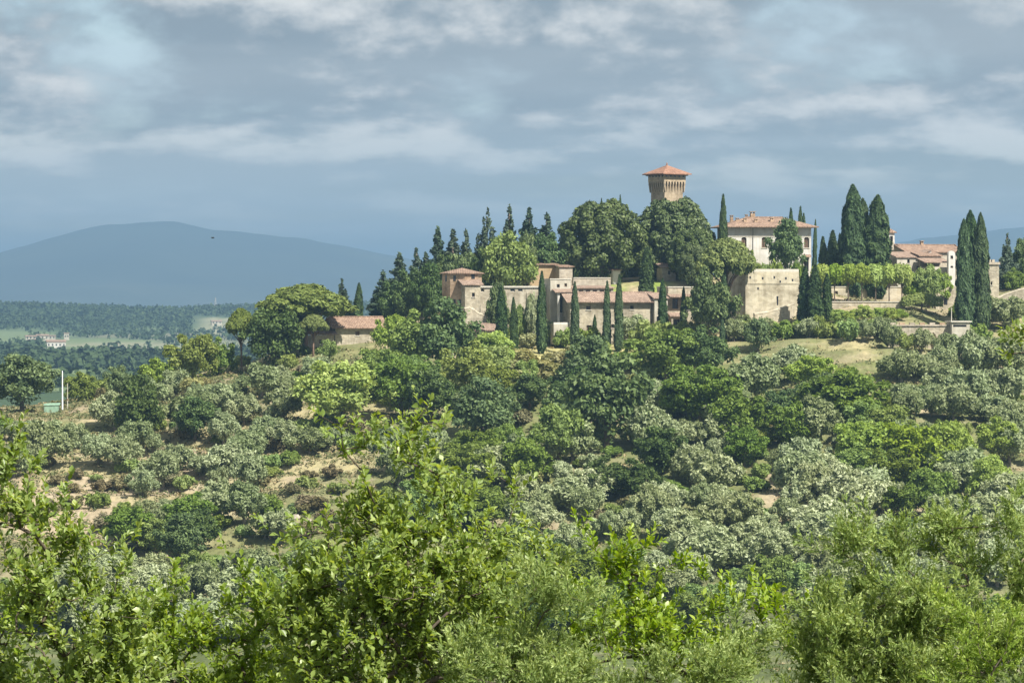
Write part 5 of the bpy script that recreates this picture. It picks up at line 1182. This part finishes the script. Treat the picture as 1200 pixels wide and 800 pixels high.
# an oak leaf: lobed blade folded along the midrib, length 1 along +x
LEAF_V = np.array([(0, 0, 0), (.30, .13, .045), (.46, .24, .08), (.70, .22, .06), (1, 0, -.03), (.70, -.22, .06), (.46, -.24, .08), (.30, -.13, .045), (.55, 0, 0)], dtype=float)
LEAF_F = np.array([(0, 8, 1), (1, 8, 2), (2, 8, 3), (3, 8, 4), (4, 8, 5), (5, 8, 6), (6, 8, 7), (7, 8, 0)])
def leaf_frames(rg, tips, nodes, par, per, shoot, size):
    """position and axes for every leaf of every shoot"""
    P = []; X = []; Zn = []; S = []; T_ = []
    for t in tips:
        p = np.array(nodes[t]); q = np.array(nodes[par[t]]); d = p - q; d = d / (np.linalg.norm(d) + 1e-6)
        d = d + np.array([0, 0, .75]) + rg.normal(size=3) * .35; d /= np.linalg.norm(d)
        n = int(per * rg.uniform(.7, 1.3)); L_ = shoot * rg.uniform(.6, 1.3); tt = rg.random() * .3
        for k in range(n):
            f = (k + .5) / n; a = k * 2.4 + rg.random(); o = np.cross(d, [math.cos(a), math.sin(a), .3 * math.sin(a * 1.7)]); o /= np.linalg.norm(o) + 1e-6
            ax = o * (1.0 - .45 * f) + d * (.35 + .6 * f) + rg.normal(size=3) * .22; ax /= np.linalg.norm(ax)
            up = np.array([.25, -.25, 1.0]) + d * .4 + rg.normal(size=3) * .45; up -= ax * np.dot(up, ax); up /= np.linalg.norm(up) + 1e-6
            P.append(p + d * L_ * (f - .55)); X.append(ax); Zn.append(up); S.append(size * rg.uniform(.62, 1.25) * (1.05 - .25 * f)); T_.append(np.clip(.18 + tt + .38 * f + rg.normal() * .16, 0, 1))
    return np.array(P), np.array(X), np.array(Zn), np.array(S), np.array(T_)
def leaves_mesh(P, X, Zn, S, T_, mat):
    Y = np.cross(Zn, X); n = len(P); q = np.random.default_rng(n); fold = q.uniform(-.6, 2.6, n)[:, None, None]; wide = q.uniform(.65, 1.25, n)[:, None, None]; curl = q.normal(size=n)[:, None, None] * .22
    V = P[:, None, :] + S[:, None, None] * (X[:, None] * LEAF_V[None, :, 0:1] + Y[:, None] * LEAF_V[None, :, 1:2] * wide + Zn[:, None] * (LEAF_V[None, :, 2:3] * fold + curl * LEAF_V[None, :, 0:1] ** 2))
    Fc = LEAF_F[None] + (np.arange(n) * len(LEAF_V))[:, None, None]
    return np_mesh('foliage', V.reshape(-1, 3), Fc.reshape(-1, 3), 3, mat, {'tone': ('FLOAT', 'FACE', np.repeat(T_, len(LEAF_F)))})
# tip-sized single leaves share these meshes
LEAF_KIT = []
for t in (.35, .55, .8, .95): LEAF_KIT.append(np_mesh('leaf', LEAF_V, LEAF_F, 3, M['fg_leaf'], {'tone': ('FLOAT', 'FACE', np.full(len(LEAF_F), t))}))

def sample_lobes(rg, lobes, D, per_m3, clump=0):
    """lobes (px, row, half width px, half height px, depth offset m): shoot points inside them"""
    out = []; s = D / F
    for px, row, a, b, dy in lobes:
        rx, rz = a * s, b * s; ry = min(max(.5 * (rx + rz), .12), 0.6); vol = 4.19 * rx * ry * rz; n = max(2, int(vol * per_m3))
        cs = []
        for _ in range(n):
            v = rg.normal(size=3); v = v / np.linalg.norm(v) * rg.random() ** .38
            if clump:
                if len(cs) < max(2, n // clump): cs.append(v)
                else: v = cs[rg.integers(len(cs))] + rg.normal(size=3) * np.array([.07 / rx, .07 / ry, .06 / rz])
            c = W(px, row, D); out.append((c.x + v[0] * rx, D + dy + v[1] * ry, c.z + v[2] * rz))
    return out
FG_N = [0]
def fg_oak(label, D, trunk, lobes, per_m3=1200, leaf=.051, per=15, shoot=.15, mat='fg_leaf', singles=120, seed=0, r0=.00125):
    rg = np.random.default_rng(1000 + seed); px, row = trunk; s = D / F
    x = (px - 600) * s; z = tz(x, D); top = W(px, row, D)
    o = empty('oak_tree', (x, D, z)); tag(o, label, 'tree', 'oak trees on the near bank')
    at = sample_lobes(rg, lobes, D, per_m3, 9); off = np.array([x, D, z]); at = [tuple(np.array(p) - off) for p in at]
    nodes, par, wgt, tips = skeleton(rg, (0, 0, -.4), tuple(np.array(top) - off), at)
    link(bpy.data.objects.new('branches', limbs_mesh(nodes, par, wgt, r0, M['twig'])), o)
    P, X, Zn, S, T_ = leaf_frames(rg, tips, nodes, par, per, shoot, leaf)
    near = np.argsort(P[:, 1])[:singles * 6]; near = rg.choice(near, min(singles, len(near)), replace=False); mask = np.ones(len(P), bool); mask[near] = False
    tag(link(bpy.data.objects.new('foliage', leaves_mesh(P[mask], X[mask], Zn[mask], S[mask], T_[mask], M[mat])), o), kind='stuff')
    for i in near:
        l = bpy.data.objects.new('leaf', LEAF_KIT[int(min(3, T_[i] * 4))]); Y = np.cross(Zn[i], X[i])
        l.matrix_local = Matrix(((X[i][0], Y[0], Zn[i][0], P[i][0]), (X[i][1], Y[1], Zn[i][1], P[i][1]), (X[i][2], Y[2], Zn[i][2], P[i][2]), (0, 0, 0, 1))) @ Matrix.Scale(S[i], 4); link(l, o)
    FG_N[0] += len(P); return o

def fg_juniper(label, D, trunk, lobes, per_m3=1100, seed=0, scale=1.0):
    rg = np.random.default_rng(2000 + seed); px, row = trunk; s = D / F
    x = (px - 600) * s; z = tz(x, D); top = W(px, row, D)
    o = empty('juniper_tree', (x, D, z)); tag(o, label, 'tree', 'junipers on the near bank')
    off = np.array([x, D, z]); at = [tuple(np.array(p) - off) for p in sample_lobes(rg, lobes, D, per_m3, 16)]
    nodes, par, wgt, tips = skeleton(rg, (0, 0, -.4), tuple(np.array(top) - off), at)
    link(bpy.data.objects.new('branches', limbs_mesh(nodes, par, wgt, .0010, M['twig'], 4)), o)
    P = []; A = []; B = []; T_ = []
    for t in tips:
        p = np.array(nodes[t]); d = p - np.array(nodes[par[t]]); d /= np.linalg.norm(d) + 1e-6; d = d * .8 + np.array([rg.normal() * .3, rg.normal() * .3, .55]); d /= np.linalg.norm(d)
        L_ = rg.uniform(.12, .22) * scale; tt = rg.random() * .35; nb = 14
        for k in range(nb):
            f = k / nb; c = p + d * L_ * (f - .5); a = rg.random() * 6.28; sd = np.cross(d, [math.cos(a), math.sin(a), .2]); sd /= np.linalg.norm(sd) + 1e-6
            bd = d * .75 + sd * .75 + rg.normal(size=3) * .15; bd /= np.linalg.norm(bd); bl = L_ * (.55 - .3 * f) * rg.uniform(.7, 1.2)
            m = 11; u = (np.arange(m) + .5) / m
            an = rg.random(m) * 6.28; side = np.cross(bd, np.stack([np.cos(an), np.sin(an), .3 * np.cos(2 * an)], 1)); side /= np.linalg.norm(side, axis=1, keepdims=True) + 1e-6
            st = c + bd * (u * bl)[:, None]; nd_ = bd * .8 + side * .55; nl = .024 * scale * rg.uniform(.7, 1.3, m)[:, None]
            P.append(st); A.append(nd_ * nl); B.append(np.cross(nd_, rg.normal(size=(m, 3))) * .0021 * scale); T_.append(np.clip(.15 + tt + .4 * u * f + .22 * rg.normal(size=m) + .15, 0, 1))
            P.append(c[None] - bd * .002); A.append(bd[None] * bl); B.append(np.cross(bd[None], rg.normal(size=(1, 3))) * .0024 * scale); T_.append(np.array([tt + .3]))
    P = np.concatenate(P); A = np.concatenate(A); B = np.concatenate(B); T_ = np.concatenate(T_); n = len(P)
    V = np.stack([P - B, P + A * .5 - B * 1.1, P + A, P + A * .45 + B * 1.1], 1).reshape(-1, 3)
    tag(link(bpy.data.objects.new('foliage', np_mesh('foliage', V, np.arange(4 * n).reshape(-1, 4), 4, M['juniper'], {'tone': ('FLOAT', 'FACE', T_)})), o), kind='stuff')
    FG_N[0] += n; return o

# left oak
fg_oak('bright oak filling the lower left corner', 19.0, (40, 860), [(8, 545, 34, 50, 0), (30, 520, 16, 26, 0), (46, 545, 12, 22, 0), (0, 500, 14, 16, 0), (20, 600, 40, 50, 0), (80, 572, 9, 22, -.1), (72, 600, 22, 20, 0), (110, 620, 46, 18, -.1), (150, 625, 16, 12, -.1), (60, 650, 50, 30, 0), (125, 655, 22, 22, .1), (30, 690, 60, 50, 0), (100, 720, 60, 46, 0), (60, 770, 90, 50, 0), (150, 780, 60, 50, .1), (60, 830, 120, 40, .2)], seed=1)
fg_oak('loose oak sprays between the left oak and the pointed oak', 20.5, (230, 880), [(205, 690, 12, 40, 0), (186, 712, 30, 30, 0), (210, 760, 60, 50, 0), (268, 742, 22, 44, .1), (285, 700, 12, 40, 0), (160, 740, 46, 40, 0), (280, 790, 60, 40, 0), (330, 730, 40, 50, 0), (250, 830, 130, 40, .2), (330, 790, 50, 40, .3)], seed=2, mat='fg_leaf2')
# pointed oak in the middle
fg_oak('pointed oak rising highest in the middle of the near bank', 19.5, (440, 900), [(490, 490, 14, 34, 0), (470, 505, 18, 24, 0), (512, 492, 16, 12, -.05), (400, 520, 12, 34, 0), (434, 505, 9, 22, 0), (430, 545, 26, 26, 0), (480, 545, 34, 34, 0), (450, 590, 60, 40, 0), (520, 590, 34, 34, 0), (402, 600, 30, 36, 0), (380, 650, 46, 46, 0), (460, 660, 80, 60, 0), (545, 640, 46, 46, 0), (420, 740, 100, 70, 0), (520, 730, 90, 60, .1), (345, 660, 26, 40, .1), (340, 720, 40, 46, 0), (560, 690, 60, 50, 0), (430, 830, 140, 40, .3), (380, 790, 60, 40, .3)], seed=3)
fg_oak('narrow oak shoots right of the pointed oak', 20.0, (600, 900), [(603, 582, 13, 30, 0), (574, 560, 8, 24, 0), (608, 620, 26, 34, 0), (590, 650, 46, 34, 0), (625, 668, 26, 26, 0), (600, 700, 60, 40, .1)], seed=4)
fg_oak('open branched oak with bare twigs in the middle right', 20.0, (752, 900), [(681, 605, 7, 16, 0), (694, 628, 10, 14, 0), (712, 640, 16, 20, 0), (735, 642, 8, 18, 0), (764, 634, 10, 14, 0), (790, 655, 30, 22, 0), (758, 668, 36, 28, 0), (715, 690, 36, 34, 0), (830, 662, 12, 20, 0), (845, 700, 30, 30, 0), (790, 720, 60, 46, 0), (720, 750, 70, 50, 0), (680, 712, 26, 30, 0), (830, 770, 70, 46, 0), (900, 740, 40, 46, .2)], seed=5, per_m3=950, mat='fg_leaf')
fg_oak('oak branch reaching in at the right edge below the church', 14.0, (1330, 470), [(1196, 384, 12, 10, 0), (1186, 396, 10, 9, 0), (1200, 404, 16, 12, 0), (1180, 412, 8, 6, 0), (1230, 400, 30, 22, 0), (1270, 420, 40, 40, 0), (1320, 430, 60, 70, 0), (1390, 440, 60, 80, 0), (1330, 540, 90, 60, 0), (1400, 560, 70, 80, 0)], seed=6, leaf=.036, per=13, shoot=.09, per_m3=1700, mat='fg_leaf2', singles=30, r0=.0016)
# the bank goes on outside the frame
fg_oak('oak standing beyond the left edge of the near bank', 20.0, (-190, 900), [(-60, 560, 50, 60, .2), (-150, 600, 90, 80, 0), (-260, 640, 90, 80, 0), (-150, 740, 160, 80, .1)], seed=7, per_m3=520, singles=20)
fg_oak('oak standing beyond the right edge of the near bank', 21.0, (1420, 900), [(1330, 660, 80, 60, .2), (1430, 640, 90, 80, 0), (1520, 700, 90, 80, 0), (1400, 760, 160, 80, .1)], seed=8, per_m3=520, singles=20)
# junipers
fg_juniper('feathery juniper filling the lower right corner', 18.0, (1080, 920), [(1180, 640, 46, 36, 0), (1110, 640, 60, 34, 0), (1030, 660, 56, 36, 0), (975, 690, 46, 34, 0), (1080, 700, 90, 40, -.1), (1180, 700, 50, 50, 0), (950, 740, 60, 40, 0), (1040, 760, 80, 44, -.1), (1150, 760, 80, 46, -.2), (930, 790, 60, 40, 0), (1060, 800, 90, 40, -.2), (1200, 790, 50, 60, -.2), (1140, 615, 20, 14, 0), (1060, 625, 20, 14, 0)], seed=1)
fg_juniper('pale juniper spray sticking out of the lower right corner', 16.0, (1165, 900), [(1100, 704, 10, 12, 0), (1116, 706, 6, 14, 0), (1130, 726, 16, 16, 0), (1160, 738, 26, 20, 0), (1183, 718, 7, 16, 0), (1120, 760, 40, 16, 0), (1175, 775, 40, 30, 0), (1196, 740, 10, 22, 0)], seed=2, per_m3=1500, scale=.85)
fg_juniper('low juniper below the pointed oak and its shoots', 17.5, (640, 930), [(640, 720, 60, 26, 0), (590, 760, 60, 34, 0), (680, 765, 70, 36, 0), (620, 800, 90, 30, 0), (740, 790, 60, 30, 0), (545, 790, 50, 34, 0), (630, 670, 18, 26, .1), (690, 720, 26, 24, .1), (800, 790, 60, 36, 0), (870, 780, 50, 40, 0)], seed=3)
